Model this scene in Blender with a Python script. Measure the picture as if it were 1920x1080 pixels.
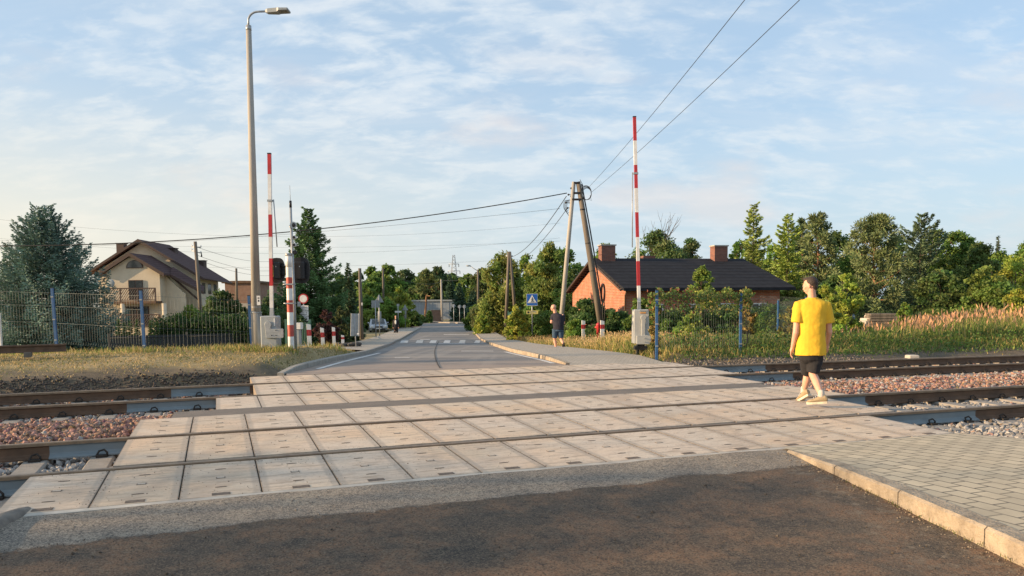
import bpy, bmesh, math, random
import numpy as np
from mathutils import Vector, Matrix
R=math.radians
for o in list(bpy.data.objects): bpy.data.objects.remove(o)
sc=bpy.context.scene; col=sc.collection
# ---------------------------------------------------------------- camera
F=1444.9; CX=960.0; CY=677.9; PITCH=R(-4.336); ROLL=R(0.519); CH=1.458
cd=bpy.data.cameras.new('camera'); cam=bpy.data.objects.new('camera',cd); col.objects.link(cam)
cd.sensor_width=36; cd.lens=36*F/1920; cd.shift_y=(CY-540)/1920; cd.clip_end=6000; cd.clip_start=.05
cam.location=(0,0,CH)
cam.matrix_world=Matrix.Translation((0,0,CH))@Matrix.Rotation(R(90)+PITCH,4,'X')@Matrix.Rotation(-ROLL,4,'Z')
sc.camera=cam
# ---------------------------------------------------------------- light
SUN_EL=R(12.0); SUN_AZ=R(-101)      # azimuth from +Y, clockwise positive
sdir=Vector((math.sin(SUN_AZ)*math.cos(SUN_EL),math.cos(SUN_AZ)*math.cos(SUN_EL),math.sin(SUN_EL)))
ld=bpy.data.lights.new('sun','SUN'); ld.energy=4.6; ld.angle=R(0.6); ld.color=(1.0,0.70,0.41)
lo=bpy.data.objects.new('sun',ld); col.objects.link(lo); lo.rotation_euler=(-sdir).to_track_quat('-Z','Y').to_euler(); lo.location=(-30,0,30)
w=bpy.data.worlds.new('World'); sc.world=w; w.use_nodes=True; nt=w.node_tree; nt.nodes.clear()
def N(t,tp,**k):
    n=t.nodes.new(tp)
    for a,b in k.items(): setattr(n,a,b)
    return n
def sky():
    L=nt.links.new
    out=N(nt,'ShaderNodeOutputWorld'); bg=N(nt,'ShaderNodeBackground'); bg.inputs['Strength'].default_value=.15
    st=N(nt,'ShaderNodeTexSky',sky_type='NISHITA',sun_disc=False); st.sun_elevation=SUN_EL; st.sun_rotation=SUN_AZ
    st.air_density=1.0; st.dust_density=1.6; st.ozone_density=2.2
    tc=N(nt,'ShaderNodeTexCoord'); sp=N(nt,'ShaderNodeSeparateXYZ'); L(tc.outputs['Generated'],sp.inputs[0])
    ad=N(nt,'ShaderNodeMath',operation='ADD'); ad.inputs[1].default_value=.30; L(sp.outputs[2],ad.inputs[0])
    mx=N(nt,'ShaderNodeMath',operation='MAXIMUM'); mx.inputs[1].default_value=.12; L(ad.outputs[0],mx.inputs[0])
    dx=N(nt,'ShaderNodeMath',operation='DIVIDE'); dy=N(nt,'ShaderNodeMath',operation='DIVIDE')
    L(sp.outputs[0],dx.inputs[0]); L(mx.outputs[0],dx.inputs[1]); L(sp.outputs[1],dy.inputs[0]); L(mx.outputs[0],dy.inputs[1])
    cb=N(nt,'ShaderNodeCombineXYZ'); L(dx.outputs[0],cb.inputs[0]); L(dy.outputs[0],cb.inputs[1])
    def layer(scale,rotz,sx,sy,lo_,hi_,det=8,rough=.6,dist=.6,off=(0,0,0)):
        mp=N(nt,'ShaderNodeMapping'); mp.inputs['Rotation'].default_value=(0,0,rotz); mp.inputs['Scale'].default_value=(sx,sy,1); mp.inputs['Location'].default_value=off
        L(cb.outputs[0],mp.inputs[0])
        n=N(nt,'ShaderNodeTexNoise'); n.inputs['Scale'].default_value=scale; n.inputs['Detail'].default_value=det; n.inputs['Roughness'].default_value=rough; n.inputs['Distortion'].default_value=dist
        L(mp.outputs[0],n.inputs['Vector'])
        mr=N(nt,'ShaderNodeMapRange',interpolation_type='SMOOTHSTEP'); mr.inputs[1].default_value=lo_; mr.inputs[2].default_value=hi_
        L(n.outputs[0],mr.inputs[0]); return mr.outputs[0]
    def mul(a,b):
        m=N(nt,'ShaderNodeMath',operation='MULTIPLY')
        for i,v in enumerate((a,b)):
            if isinstance(v,float): m.inputs[i].default_value=v
            else: L(v,m.inputs[i])
        return m.outputs[0]
    def mix(f,a,b):
        m=N(nt,'ShaderNodeMix',data_type='RGBA'); 
        if isinstance(f,float): m.inputs[0].default_value=f
        else: L(f,m.inputs[0])
        for i,v in ((6,a),(7,b)):
            if isinstance(v,tuple): m.inputs[i].default_value=(*v,1)
            else: L(v,m.inputs[i])
        return m.outputs[2]
    sk=st.outputs[0]
    broad=layer(.8,R(35),1,1.3,.36,.56,4,.55,.2,(3.1,1.2,0))
    fine=layer(6.0,R(30),1,1.7,.40,.64,9,.58,.25,(0,4,0))
    tiny=layer(17.0,R(-15),1,1.7,.42,.64,6,.55,.2)
    streak=layer(1.9,R(24),.6,2.2,.47,.68,9,.6,.8,(7,2,0))
    side=N(nt,'ShaderNodeMapRange'); side.inputs[1].default_value=.45; side.inputs[2].default_value=-.45; side.inputs[3].default_value=.45; side.inputs[4].default_value=1.; L(sp.outputs[0],side.inputs[0])
    cc=(2.85,3.1,3.3); warm=(3.9,3.4,2.5)
    a=mix(.66,sk,(1.65,2.25,2.95))
    a=mix(mul(side.outputs[0],.28),a,(2.2,2.6,2.9))
    a=mix(mul(mul(fine,broad),mul(side.outputs[0],.85)),a,cc)
    a=mix(mul(mul(tiny,fine),.35),a,(3.1,3.25,3.35))
    a=mix(mul(streak,.22),a,(2.7,2.9,3.15))
    # low cumulus puffs near the horizon: noise in azimuth/elevation space
    at=N(nt,'ShaderNodeMath',operation='ARCTAN2'); L(sp.outputs[0],at.inputs[0]); L(sp.outputs[1],at.inputs[1])
    cv=N(nt,'ShaderNodeCombineXYZ'); L(at.outputs[0],cv.inputs[0]); L(sp.outputs[2],cv.inputs[1])
    mp=N(nt,'ShaderNodeMapping'); mp.inputs['Scale'].default_value=(3.6,9,1); mp.inputs['Location'].default_value=(1.3,.4,0); L(cv.outputs[0],mp.inputs[0])
    nn=N(nt,'ShaderNodeTexNoise'); nn.inputs['Scale'].default_value=1.; nn.inputs['Detail'].default_value=7; nn.inputs['Roughness'].default_value=.5; L(mp.outputs[0],nn.inputs['Vector'])
    pr=N(nt,'ShaderNodeMapRange',interpolation_type='SMOOTHSTEP'); pr.inputs[1].default_value=.52; pr.inputs[2].default_value=.66; L(nn.outputs[0],pr.inputs[0])
    band=N(nt,'ShaderNodeMapRange',interpolation_type='SMOOTHSTEP'); band.inputs[1].default_value=.34; band.inputs[2].default_value=.18; L(sp.outputs[2],band.inputs[0])
    a=mix(mul(mul(pr.outputs[0],band.outputs[0]),.60),a,(3.1,2.75,2.65))
    # pale veil towards the horizon
    hz=N(nt,'ShaderNodeMapRange',interpolation_type='SMOOTHSTEP'); hz.inputs[1].default_value=.30; hz.inputs[2].default_value=.0; L(sp.outputs[2],hz.inputs[0])
    wl=N(nt,'ShaderNodeMapRange'); wl.inputs[1].default_value=.1; wl.inputs[2].default_value=-.7; L(sp.outputs[0],wl.inputs[0])
    a=mix(mul(hz.outputs[0],.55),a,(2.4,2.75,2.9))
    a=mix(mul(mul(hz.outputs[0],wl.outputs[0]),.85),a,warm)
    L(a,bg.inputs[0]); L(bg.outputs[0],out.inputs[0])
sky()
vs=sc.view_settings; vs.view_transform='Standard'; vs.look='None'; vs.gamma=1; vs.exposure=0.92; vs.use_curve_mapping=False
sc.render.engine='CYCLES'; sc.cycles.max_bounces=6; sc.cycles.transparent_max_bounces=12
# ---------------------------------------------------------------- measured geometry helpers
ca,sa=math.cos(PITCH),math.sin(PITCH); cr,sr=math.cos(ROLL),math.sin(ROLL)
def ray(x,y):
    X=(x-CX)/F; Z=-(y-CY)/F
    x_=X*cr+Z*sr; zc=-X*sr+Z*cr
    return (x_,ca-zc*sa,sa+zc*ca)
def at(x,y,D):
    r=ray(x,y); t=D/r[1]; return Vector((r[0]*t,D,CH+r[2]*t))
def gz(x,y,z):
    r=ray(x,y); t=(z-CH)/r[2]; return Vector((r[0]*t,r[1]*t,z))
AZ=R(-20.86); KAP=-.0027; GRADE=-.0012
sA,cA=math.sin(AZ),math.cos(AZ)
def tw(u,v,z=0):      # track frame: u along the rails (right), v across (away)
    v=v+KAP*u*u
    return Vector((v*sA+u*cA, v*cA-u*sA, z+GRADE*u))
def uv(x,y):
    u=x*cA-y*sA; v=x*sA+y*cA
    return u, v-KAP*u*u
R1,R2,R3,R4=7.74,9.245,13.13,14.635
def slabz(v): return np.interp(v,[6.4,R1,R2,10.65,11.62,R3,R4,16.0],[-.045,-.010,.032,.036,-.008,-.004,.040,.052])
RY=[0,16,20,30,40,54,70,90,500]; RZ=[.06,.05,-.04,-.36,-.68,-1.1,-1.27,-1.3,-1.3]
def zr(y): return float(np.interp(y,RY,RZ))
LK=[(15.75,-4.68),(19,-4.75),(27,-5.03),(40,-6.3),(51,-7.6),(70,-9.2),(88,-10.3)]
RK=[(17.3,1.45),(18.2,1.2),(27,0.0),(40,-1.15),(54,-2.2),(75,-3.75),(88,-4.9)]
RS=[(17.3,3.6),(21,3.35),(28,2.3),(36,1.1),(54,-.4),(75,-1.85),(88,-2.7)]
def pl(P,y): return float(np.interp(y,[p[0] for p in P],[p[1] for p in P]))
def LS(y): return pl(LK,y)-(0 if y<27 else min(2.3,(y-27)*.5))
# ---------------------------------------------------------------- tagging and mesh building
def tag(o,label=None,cat=None,group=None,kind=None):
    if label: o['label']=label
    if cat: o['category']=cat
    if group: o['group']=group
    if kind: o['kind']=kind
    return o
def empty(name,loc=(0,0,0),rz=0,label=None,cat=None,group=None):
    o=bpy.data.objects.new(name,None); o.empty_display_size=.1; col.objects.link(o); o.location=loc; o.rotation_euler=(0,0,rz)
    return tag(o,label,cat,group)
def copy_tree(o,parent=None):
    c=o.copy(); col.objects.link(c); c.parent=parent
    for ch in o.children: copy_tree(ch,c)
    return c
class MB:
    def __init__(s): s.v=[]; s.f=[]; s.m=[]; s.sm=[]
    def add(s,vs_,fs,mi=0,smooth=False):
        b=len(s.v); s.v+= [tuple(q) for q in vs_]; s.f+=[tuple(i+b for i in f) for f in fs]; s.m+=[mi]*len(fs); s.sm+=[smooth]*len(fs); return s
    def box(s,c,d,mi=0,M=None,taper=1.0):
        x,y,z=d[0]/2,d[1]/2,d[2]/2; P=[]
        for k in (-1,1):
            t=taper if k==1 else 1
            for a,b in ((-1,-1),(1,-1),(1,1),(-1,1)): P.append(Vector((a*x*t,b*y*t,k*z)))
        if M is not None: P=[M@p for p in P]
        P=[p+Vector(c) for p in P]
        return s.add(P,[(3,2,1,0),(4,5,6,7),(0,1,5,4),(1,2,6,5),(2,3,7,6),(3,0,4,7)],mi)
    def bbox(s,c,d,b=.01,mi=0,M=None):   # box with chamfered vertical and top edges
        x,y,z=d[0]/2,d[1]/2,d[2]/2; P=[]
        def ring(i,zz):
            X,Y=x-i,y-i
            return [(-X+b,-Y),(X-b,-Y),(X,-Y+b),(X,Y-b),(X-b,Y),(-X+b,Y),(-X,Y-b),(-X,-Y+b)],zz
        for r_,zz in (ring(0,-z),ring(0,z-b),ring(b,z)):
            for q in r_: P.append(Vector((q[0],q[1],zz)))
        if M is not None: P=[M@p for p in P]
        P=[p+Vector(c) for p in P]; fs=[tuple(range(7,-1,-1)),tuple(range(16,24))]
        for k in range(2):
            for i in range(8): j=(i+1)%8; fs.append((k*8+i,k*8+j,k*8+8+j,k*8+8+i))
        return s.add(P,fs,mi)
    def loft(s,rings,mi=0,smooth=True,caps=True):
        n=len(rings[0]); P=[q for r_ in rings for q in r_]; fs=[]
        for k in range(len(rings)-1):
            for i in range(n): j=(i+1)%n; fs.append((k*n+i,k*n+j,k*n+n+j,k*n+n+i))
        s.add(P,fs,mi,smooth)
        if caps:
            b=len(s.v)-len(P)
            s.f.append(tuple(b+i for i in range(n-1,-1,-1))); s.f.append(tuple(b+len(P)-n+i for i in range(n))); s.m+=[mi]*2; s.sm+=[False]*2
        return s
    def tube(s,pts,rad,n=8,mi=0,smooth=True,caps=True):
        pts=[Vector(p) for p in pts]; 
        if not hasattr(rad,'__len__'): rad=[rad]*len(pts)
        rings=[]; up=None
        for i,p in enumerate(pts):
            d=(pts[min(i+1,len(pts)-1)]-pts[max(i-1,0)]).normalized()
            if up is None: up=Vector((0,0,1)) if abs(d.z)<.9 else Vector((0,1,0))
            a=d.cross(up).normalized(); b=a.cross(d).normalized(); up=b
            rings.append([p+a*math.cos(2*math.pi*k/n)*rad[i]-b*math.sin(2*math.pi*k/n)*rad[i] for k in range(n)])
        return s.loft(rings,mi,smooth,caps)
    def ell(s,c,r,n=12,m=8,mi=0,M=None,smooth=True):
        c=Vector(c); P=[]; fs=[]
        for j in range(1,m):
            t=math.pi*j/m
            for i in range(n):
                a=2*math.pi*i/n; p=Vector((r[0]*math.sin(t)*math.cos(a),r[1]*math.sin(t)*math.sin(a),r[2]*math.cos(t)))
                P.append(c+(M@p if M is not None else p))
        tp=Vector((0,0,r[2])); P.append(c+(M@tp if M is not None else tp)); P.append(c-(M@tp if M is not None else tp))
        T=len(P)-2; B=T+1
        for j in range(m-2):
            for i in range(n): k=(i+1)%n; fs.append((j*n+i,(j+1)*n+i,(j+1)*n+k,j*n+k))
        for i in range(n): k=(i+1)%n; fs.append((T,i,k)); fs.append((B,(m-2)*n+k,(m-2)*n+i))
        return s.add(P,fs,mi,smooth)
    def cap(s,a,b,ra,rb,n=12,mi=0):   # tapered capsule
        a=Vector(a); b=Vector(b); d=(b-a); L=max(d.length,1e-5); d/=L
        pts=[];rad=[]
        for t in (-1,-.8,-.45,0): pts.append(a+d*ra*t); rad.append(max(ra*math.sqrt(max(0,1-t*t)),.1*ra))
        for t in (.33,.66): pts.append(a+d*L*t); rad.append(ra+(rb-ra)*t)
        for t in (0,.45,.8,1): pts.append(b+d*rb*t); rad.append(max(rb*math.sqrt(max(0,1-t*t)),.1*rb))
        return s.tube(pts,rad,n,mi)
    def prism(s,poly,h0,h1,mi=0,M=None):  # poly in xy, extruded in z
        n=len(poly); P=[Vector((p[0],p[1],h0)) for p in poly]+[Vector((p[0],p[1],h1)) for p in poly]
        if M is not None: P=[M@p for p in P]
        fs=[tuple(range(n-1,-1,-1)),tuple(range(n,2*n))]+[(i,(i+1)%n,n+(i+1)%n,n+i) for i in range(n)]
        return s.add(P,fs,mi)
    def build(s,name,mats,parent=None,bevel=0):
        me=bpy.data.meshes.new(name); me.from_pydata(s.v,[],s.f)
        if not isinstance(mats,(list,tuple)): mats=[mats]
        for m_ in mats: me.materials.append(m_)
        me.polygons.foreach_set('material_index',s.m); me.polygons.foreach_set('use_smooth',s.sm); me.update()
        o=bpy.data.objects.new(name,me); col.objects.link(o)
        if parent is not None: o.parent=parent
        if bevel:
            b=o.modifiers.new('bevel','BEVEL'); b.width=bevel; b.segments=2; b.limit_method='ANGLE'
        return o
def npmesh(name,V,Fc,mat,colr=None,parent=None,k=4,mats_idx=None,smooth=False):
    """V (n,3), Fc (m,k) equal-sided faces, colr per vertex"""
    me=bpy.data.meshes.new(name); n=len(V); m_=len(Fc)
    me.vertices.add(n); me.vertices.foreach_set('co',np.asarray(V,np.float32).ravel())
    me.loops.add(m_*k); me.loops.foreach_set('vertex_index',np.asarray(Fc,np.int32).ravel())
    me.polygons.add(m_); me.polygons.foreach_set('loop_start',np.arange(0,m_*k,k,dtype=np.int32)); me.polygons.foreach_set('loop_total',np.full(m_,k,np.int32))
    if colr is not None:
        a=me.color_attributes.new('Col','FLOAT_COLOR','POINT'); c=np.ones((n,4),np.float32); c[:,:3]=colr; a.data.foreach_set('color',c.ravel())
    for q in (mat if isinstance(mat,(list,tuple)) else [mat]): me.materials.append(q)
    me.polygons.foreach_set('use_smooth',np.full(m_,smooth))
    me.update(calc_edges=True); me.validate()
    o=bpy.data.objects.new(name,me); col.objects.link(o)
    if parent is not None: o.parent=parent
    return o
# ---------------------------------------------------------------- materials
def newmat(name):
    m=bpy.data.materials.new(name); m.use_nodes=True; t=m.node_tree; b=t.nodes['Principled BSDF']; return m,t,b
def ramp(t,src,stops):
    r=N(t,'ShaderNodeValToRGB'); e=r.color_ramp.elements
    while len(e)<len(stops): e.new(.5)
    for i,(p,c) in enumerate(stops): e[i].position=p; e[i].color=(*c,1)
    t.links.new(src,r.inputs[0]); return r.outputs[0]
def mixc(t,f,a,b,mode='MIX'):
    m=N(t,'ShaderNodeMix',data_type='RGBA',blend_type=mode)
    if isinstance(f,(int,float)): m.inputs[0].default_value=f
    else: t.links.new(f,m.inputs[0])
    for i,v in ((6,a),(7,b)):
        if isinstance(v,tuple): m.inputs[i].default_value=(*v,1)
        else: t.links.new(v,m.inputs[i])
    return m.outputs[2]
def noise(t,scale,det=4,rough=.5,vec=None,sc3=None,dist=0):
    if vec is None: vec=N(t,'ShaderNodeTexCoord').outputs['Object']
    if sc3: 
        mp=N(t,'ShaderNodeMapping'); mp.inputs['Scale'].default_value=sc3; t.links.new(vec,mp.inputs[0]); vec=mp.outputs[0]
    n=N(t,'ShaderNodeTexNoise'); n.inputs['Scale'].default_value=scale; n.inputs['Detail'].default_value=det; n.inputs['Roughness'].default_value=rough; n.inputs['Distortion'].default_value=dist
    t.links.new(vec,n.inputs['Vector']); return n.outputs[0]
def mrange(t,src,a,b,c=0.,d=1.,smooth=True):
    m=N(t,'ShaderNodeMapRange',interpolation_type='SMOOTHSTEP' if smooth else 'LINEAR')
    for i,v in ((1,a),(2,b),(3,c),(4,d)): m.inputs[i].default_value=v
    t.links.new(src,m.inputs[0]); return m.outputs[0]
def bump(t,b,h,strength=.3,dist=.02):
    n=N(t,'ShaderNodeBump'); n.inputs['Strength'].default_value=strength; n.inputs['Distance'].default_value=dist
    t.links.new(h,n.inputs['Height']); t.links.new(n.outputs[0],b.inputs['Normal'])
def pm(name,c1,c2=None,scale=6,rough=.7,bs=.2,bscale=None,metal=0,sc3=None,det=5,spec=.4,bd=.01):
    m,t,b=newmat(name); b.inputs['Roughness'].default_value=rough; b.inputs['Metallic'].default_value=metal; b.inputs['Specular IOR Level'].default_value=spec
    if c2 is None: c2=tuple(x*.75 for x in c1)
    n=noise(t,scale,det,.6,sc3=sc3); t.links.new(ramp(t,n,[(.32,c2),(.68,c1)]),b.inputs['Base Color'])
    if bs: bump(t,b,noise(t,bscale or scale*6,4,.6,sc3=sc3),bs,bd)
    return m
M={}
# ---- general materials
M['galv']=pm('galvanised steel',(.42,.44,.45),(.30,.32,.33),8,.45,.05,metal=.5)
M['white']=pm('white paint',(.80,.80,.78),(.62,.61,.58),5,.45,.04)
M['red']=pm('red paint',(.50,.035,.04),(.36,.03,.035),5,.42,.04)
M['oldred']=pm('weathered red paint',(.52,.10,.07),(.36,.06,.05),9,.55,.1)
M['black']=pm('black plastic',(.012,.012,.014),(.02,.02,.022),8,.4,.03)
M['grey_paint']=pm('grey painted metal',(.33,.36,.37),(.27,.30,.31),7,.45,.04)
M['lightgrey_paint']=pm('light grey cabinet paint',(.46,.47,.45),(.38,.39,.38),7,.5,.04)
M['blue']=pm('blue fence paint',(.03,.10,.26),(.045,.12,.24),12,.45,.05)
M['wire']=pm('galvanised fence wire',(.09,.12,.14),(.07,.09,.105),20,.5,0,metal=.3)
M['conc']=pm('weathered concrete',(.46,.43,.38),(.33,.31,.28),4,.85,.35,60)
M['polec']=pm('concrete pole',(.40,.375,.33),(.29,.27,.24),2.5,.85,.3,50,sc3=(1,1,.25))
M['wood']=pm('grey weathered wood pole',(.20,.17,.135),(.09,.078,.065),5,.85,.5,30,sc3=(1,1,.08))
M['bark']=pm('bark',(.13,.10,.075),(.06,.048,.038),6,.9,.6,30,sc3=(1,1,.3))
M['pinebark']=pm('orange pine bark',(.30,.16,.085),(.14,.085,.055),6,.9,.5,30,sc3=(1,1,.3))
M['birchbark']=pm('birch bark',(.55,.53,.48),(.12,.11,.10),7,.8,.3,30,sc3=(1,1,2.))
M['skin']=pm('skin',(.66,.37,.26),(.60,.31,.21),14,.55,.03,60)
M['hair']=pm('dark brown hair',(.055,.035,.025),(.03,.02,.015),60,.6,.6,120)
M['yellow']=pm('yellow cotton',(.75,.465,.032),(.69,.41,.028),9,.85,.2,30)
M['blackcloth']=pm('black cotton',(.016,.016,.019),(.024,.024,.028),12,.9,.15,60)
M['navycloth']=pm('navy cotton',(.018,.018,.030),(.026,.026,.04),12,.9,.15,60)
M['denim']=pm('dark blue denim',(.045,.09,.15),(.03,.06,.11),16,.85,.2,80)
M['shoe']=pm('cream suede',(.40,.31,.19),(.27,.205,.12),20,.8,.15)
M['sole']=pm('rubber sole',(.62,.56,.44),(.5,.44,.33),20,.8,.1)
M['sock']=pm('white sock',(.55,.50,.44),(.45,.41,.36),30,.9,.2)
M['glass']=pm('dark glass',(.02,.028,.034),(.03,.038,.045),2,.08,0,spec=.8)
M['plaster']=pm('cream render wall',(.62,.54,.41),(.54,.47,.355),1.2,.9,.08,60)
M['brown']=pm('brown timber',(.085,.055,.045),(.06,.04,.034),6,.7,.15,sc3=(1,1,.2))
M['rust']=pm('rusty steel',(.17,.10,.06),(.10,.062,.04),5,.7,.3,40,metal=.2,sc3=(1,1,1))
M['railtop']=pm('worn rail head',(.27,.19,.12),(.17,.12,.08),9,.5,.15,metal=.25)
M['greyprimer']=pm('blue grey primer',(.22,.26,.28),(.17,.205,.22),3,.6,.1)
M['cable']=pm('black cable',(.02,.02,.02),(.03,.03,.03),5,.6,0)
M['clip']=pm('rusty dark steel clip',(.05,.04,.033),(.025,.022,.02),20,.7,.2,metal=.3)
M['greenmetal']=pm('green fence metal',(.06,.16,.12),(.05,.13,.10),6,.6,.05)
M['darkboard']=pm('anthracite fence board',(.022,.028,.032),(.03,.036,.04),3,.7,.1)
M['yellowplate']=pm('yellow plate',(.62,.52,.16),(.55,.45,.13),6,.5,.02)
M['signblue']=pm('blue sign face',(.012,.10,.42),(.014,.11,.40),3,.35,.02)
M['lensgrey']=pm('lens',(.25,.25,.24),(.2,.2,.2),3,.3,.02)
M['stonedark']=pm('dark rubble',(.10,.095,.085),(.045,.042,.04),14,.9,.6)
M['orange']=pm('orange label',(.62,.30,.08),(.55,.27,.08),6,.5,0)

def brickmat(name,c1,c2,mortar,sx=.25,sy=.075,ms=.012,axis='X'):
    m,t,b=newmat(name); b.inputs['Roughness'].default_value=.9
    tc=N(t,'ShaderNodeTexCoord'); sp=N(t,'ShaderNodeSeparateXYZ'); t.links.new(tc.outputs['Object'],sp.inputs[0])
    a=N(t,'ShaderNodeMath',operation='ADD'); t.links.new(sp.outputs[0],a.inputs[0]); t.links.new(sp.outputs[1],a.inputs[1])
    c=N(t,'ShaderNodeCombineXYZ'); t.links.new(a.outputs[0],c.inputs[0]); t.links.new(sp.outputs[2],c.inputs[1])
    br=N(t,'ShaderNodeTexBrick'); br.inputs['Scale'].default_value=1; br.inputs['Brick Width'].default_value=sx; br.inputs['Row Height'].default_value=sy; br.inputs['Mortar Size'].default_value=ms
    br.inputs['Color1'].default_value=(*c1,1); br.inputs['Color2'].default_value=(*c2,1); br.inputs['Mortar'].default_value=(*mortar,1)
    t.links.new(c.outputs[0],br.inputs[0])
    n=noise(t,2.2,5); cc=mixc(t,mrange(t,n,.35,.7,0,.45),br.outputs[0],tuple(x*.55 for x in c1))
    t.links.new(cc,b.inputs['Base Color']); bump(t,b,br.outputs[1],-.4,.01); return m
M['brick']=brickmat('red brick wall',(.55,.165,.075),(.33,.085,.045),(.34,.25,.19),.26,.085,.016)
M['oldbrick']=brickmat('dull brick wall',(.32,.16,.10),(.24,.13,.09),(.25,.22,.18))
M['chimneybrick']=brickmat('chimney brick',(.26,.095,.065),(.16,.065,.05),(.16,.12,.10))
def striped(name,c1,c2,line,period,axis=2,lw=.06,rough=.8):
    m,t,b=newmat(name); b.inputs['Specular IOR Level'].default_value=.12; b.inputs['Roughness'].default_value=rough
    tc=N(t,'ShaderNodeTexCoord'); sp=N(t,'ShaderNodeSeparateXYZ'); t.links.new(tc.outputs['Object'],sp.inputs[0])
    d=N(t,'ShaderNodeMath',operation='DIVIDE'); d.inputs[1].default_value=period; t.links.new(sp.outputs[axis],d.inputs[0])
    f=N(t,'ShaderNodeMath',operation='FRACT'); t.links.new(d.outputs[0],f.inputs[0])
    k=mrange(t,f.outputs[0],lw,lw*1.6,1,0); n=noise(t,3,5); base=ramp(t,n,[(.3,c2),(.7,c1)])
    t.links.new(mixc(t,k,base,line),b.inputs['Base Color']); bump(t,b,k,-.5,.02); return m
M['felt']=striped('black roofing felt',(.030,.032,.038),(.020,.021,.026),(.008,.008,.01),.19,2,.10,.95)
M['tiles']=striped('plum brown roof tiles',(.105,.066,.064),(.075,.048,.048),(.03,.02,.02),.22,2,.12,.9)
M['shedwall']=striped('pale grey sheet wall',(.30,.34,.38),(.26,.30,.34),(.22,.25,.28),.5,0,.1,.6)
M['slats']=striped('grey boards',(.30,.28,.26),(.22,.2,.19),(.05,.05,.05),.12,2,.12,.8)
# leaf / grass material driven by the mesh's own colour attribute
def leafmat(name,trans=.42,rough=.55):
    m,t,b=newmat(name); at_=N(t,'ShaderNodeAttribute',attribute_name='Col'); out=t.nodes['Material Output']
    t.links.new(at_.outputs[0],b.inputs['Base Color']); b.inputs['Roughness'].default_value=rough; b.inputs['Specular IOR Level'].default_value=.25
    tr=N(t,'ShaderNodeBsdfTranslucent'); t.links.new(at_.outputs[0],tr.inputs[0]); mx=N(t,'ShaderNodeMixShader'); mx.inputs[0].default_value=trans
    t.links.new(b.outputs[0],mx.inputs[1]); t.links.new(tr.outputs[0],mx.inputs[2]); t.links.new(mx.outputs[0],out.inputs[0]); return m
M['leaf']=leafmat('leaves'); M['needle']=leafmat('needles',.12,.7); M['grass']=leafmat('grass blades',.35,.7)
def stonemat():
    m,t,b=newmat('ballast stone'); a=N(t,'ShaderNodeAttribute',attribute_name='Col'); n=noise(t,30,4)
    t.links.new(mixc(t,mrange(t,n,.3,.7,0,.5),a.outputs[0],(.30,.27,.24),'MULTIPLY') if False else mixc(t,mrange(t,n,.3,.7,0,.3),a.outputs[0],(.12,.10,.09)),b.inputs['Base Color']); b.inputs['Roughness'].default_value=.85; return m
M['stone']=stonemat()
# ground
def groundmat():
    m,t,b=newmat('dry grass and soil'); b.inputs['Roughness'].default_value=.95
    g=N(t,'ShaderNodeNewGeometry').outputs['Position']
    n1=noise(t,.5,6,.6,g); n2=noise(t,5,6,.65,g); n3=noise(t,40,4,.6,g)
    c=ramp(t,n1,[(.3,(.15,.14,.055)),(.5,(.28,.22,.10)),(.7,(.40,.30,.15))])
    c=mixc(t,mrange(t,n2,.48,.72,0,.6),c,(.11,.085,.05))
    c=mixc(t,mrange(t,n3,.5,.7,0,.3),c,(.30,.25,.13)); dd=N(t,'ShaderNodeVectorMath',operation='DOT_PRODUCT'); dd.inputs[1].default_value=(sA,cA,0); t.links.new(g,dd.inputs[0]); aa=N(t,'ShaderNodeMath',operation='MULTIPLY_ADD'); aa.inputs[1].default_value=4.5; t.links.new(n1,aa.inputs[0]); t.links.new(dd.outputs['Value'],aa.inputs[2])
    so=ramp(t,n2,[(.35,(.05,.038,.028)),(.65,(.15,.11,.07))]); c=mixc(t,mrange(t,aa.outputs[0],18.4,20.2,.92,0),c,so)
    t.links.new(c,b.inputs['Base Color']); bump(t,b,n3,.6,.05); return m
M['ground']=groundmat()
M['dirt']=pm('dark soil',(.075,.058,.045),(.03,.024,.02),5,.95,.9,24,bd=.05)
def roadmat():
    m,t,b=newmat('worn asphalt road'); b.inputs['Roughness'].default_value=.85
    g=N(t,'ShaderNodeNewGeometry').outputs['Position']
    n1=noise(t,.8,5,.6,g,sc3=(.35,1.1,1)); n2=noise(t,3.,6,.65,g,sc3=(.4,1.6,1)); n3=noise(t,90,3,.6,g)
    c=ramp(t,n1,[(.35,(.12,.12,.122)),(.65,(.21,.20,.19))])
    c=mixc(t,mrange(t,n2,.45,.7,0,.55),c,(.075,.076,.08))
    c=mixc(t,mrange(t,n2,.5,.3,0,.75),c,(.27,.225,.18))
    wv=noise(t,1.,6,.65,g,sc3=(.16,.9,1),dist=.5); c=mixc(t,mrange(t,wv,.50,.60,0,.55),c,(.30,.265,.225)); c=mixc(t,mrange(t,wv,.44,.36,0,.5),c,(.10,.10,.105))
    wt=noise(t,1.,3,.5,g,sc3=(1.5,.03,1)); c=mixc(t,mrange(t,wt,.52,.66,0,.4),c,(.31,.28,.245))
    # dust carried over from the crossing, along the first metres
    sp=N(t,'ShaderNodeSeparateXYZ'); t.links.new(g,sp.inputs[0]); ds=mrange(t,sp.outputs[1],24,16.5,0,.75)
    mm=N(t,'ShaderNodeMath',operation='MULTIPLY'); t.links.new(ds,mm.inputs[0]); t.links.new(mrange(t,n1,.3,.6,.3,1),mm.inputs[1])
    c=mixc(t,mm.outputs[0],c,(.33,.24,.18))
    c=mixc(t,mrange(t,n3,.4,.7,0,.35),c,(.22,.21,.20)); t.links.new(c,b.inputs['Base Color']); bump(t,b,n3,.35,.01); return m
M['road']=roadmat()
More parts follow.
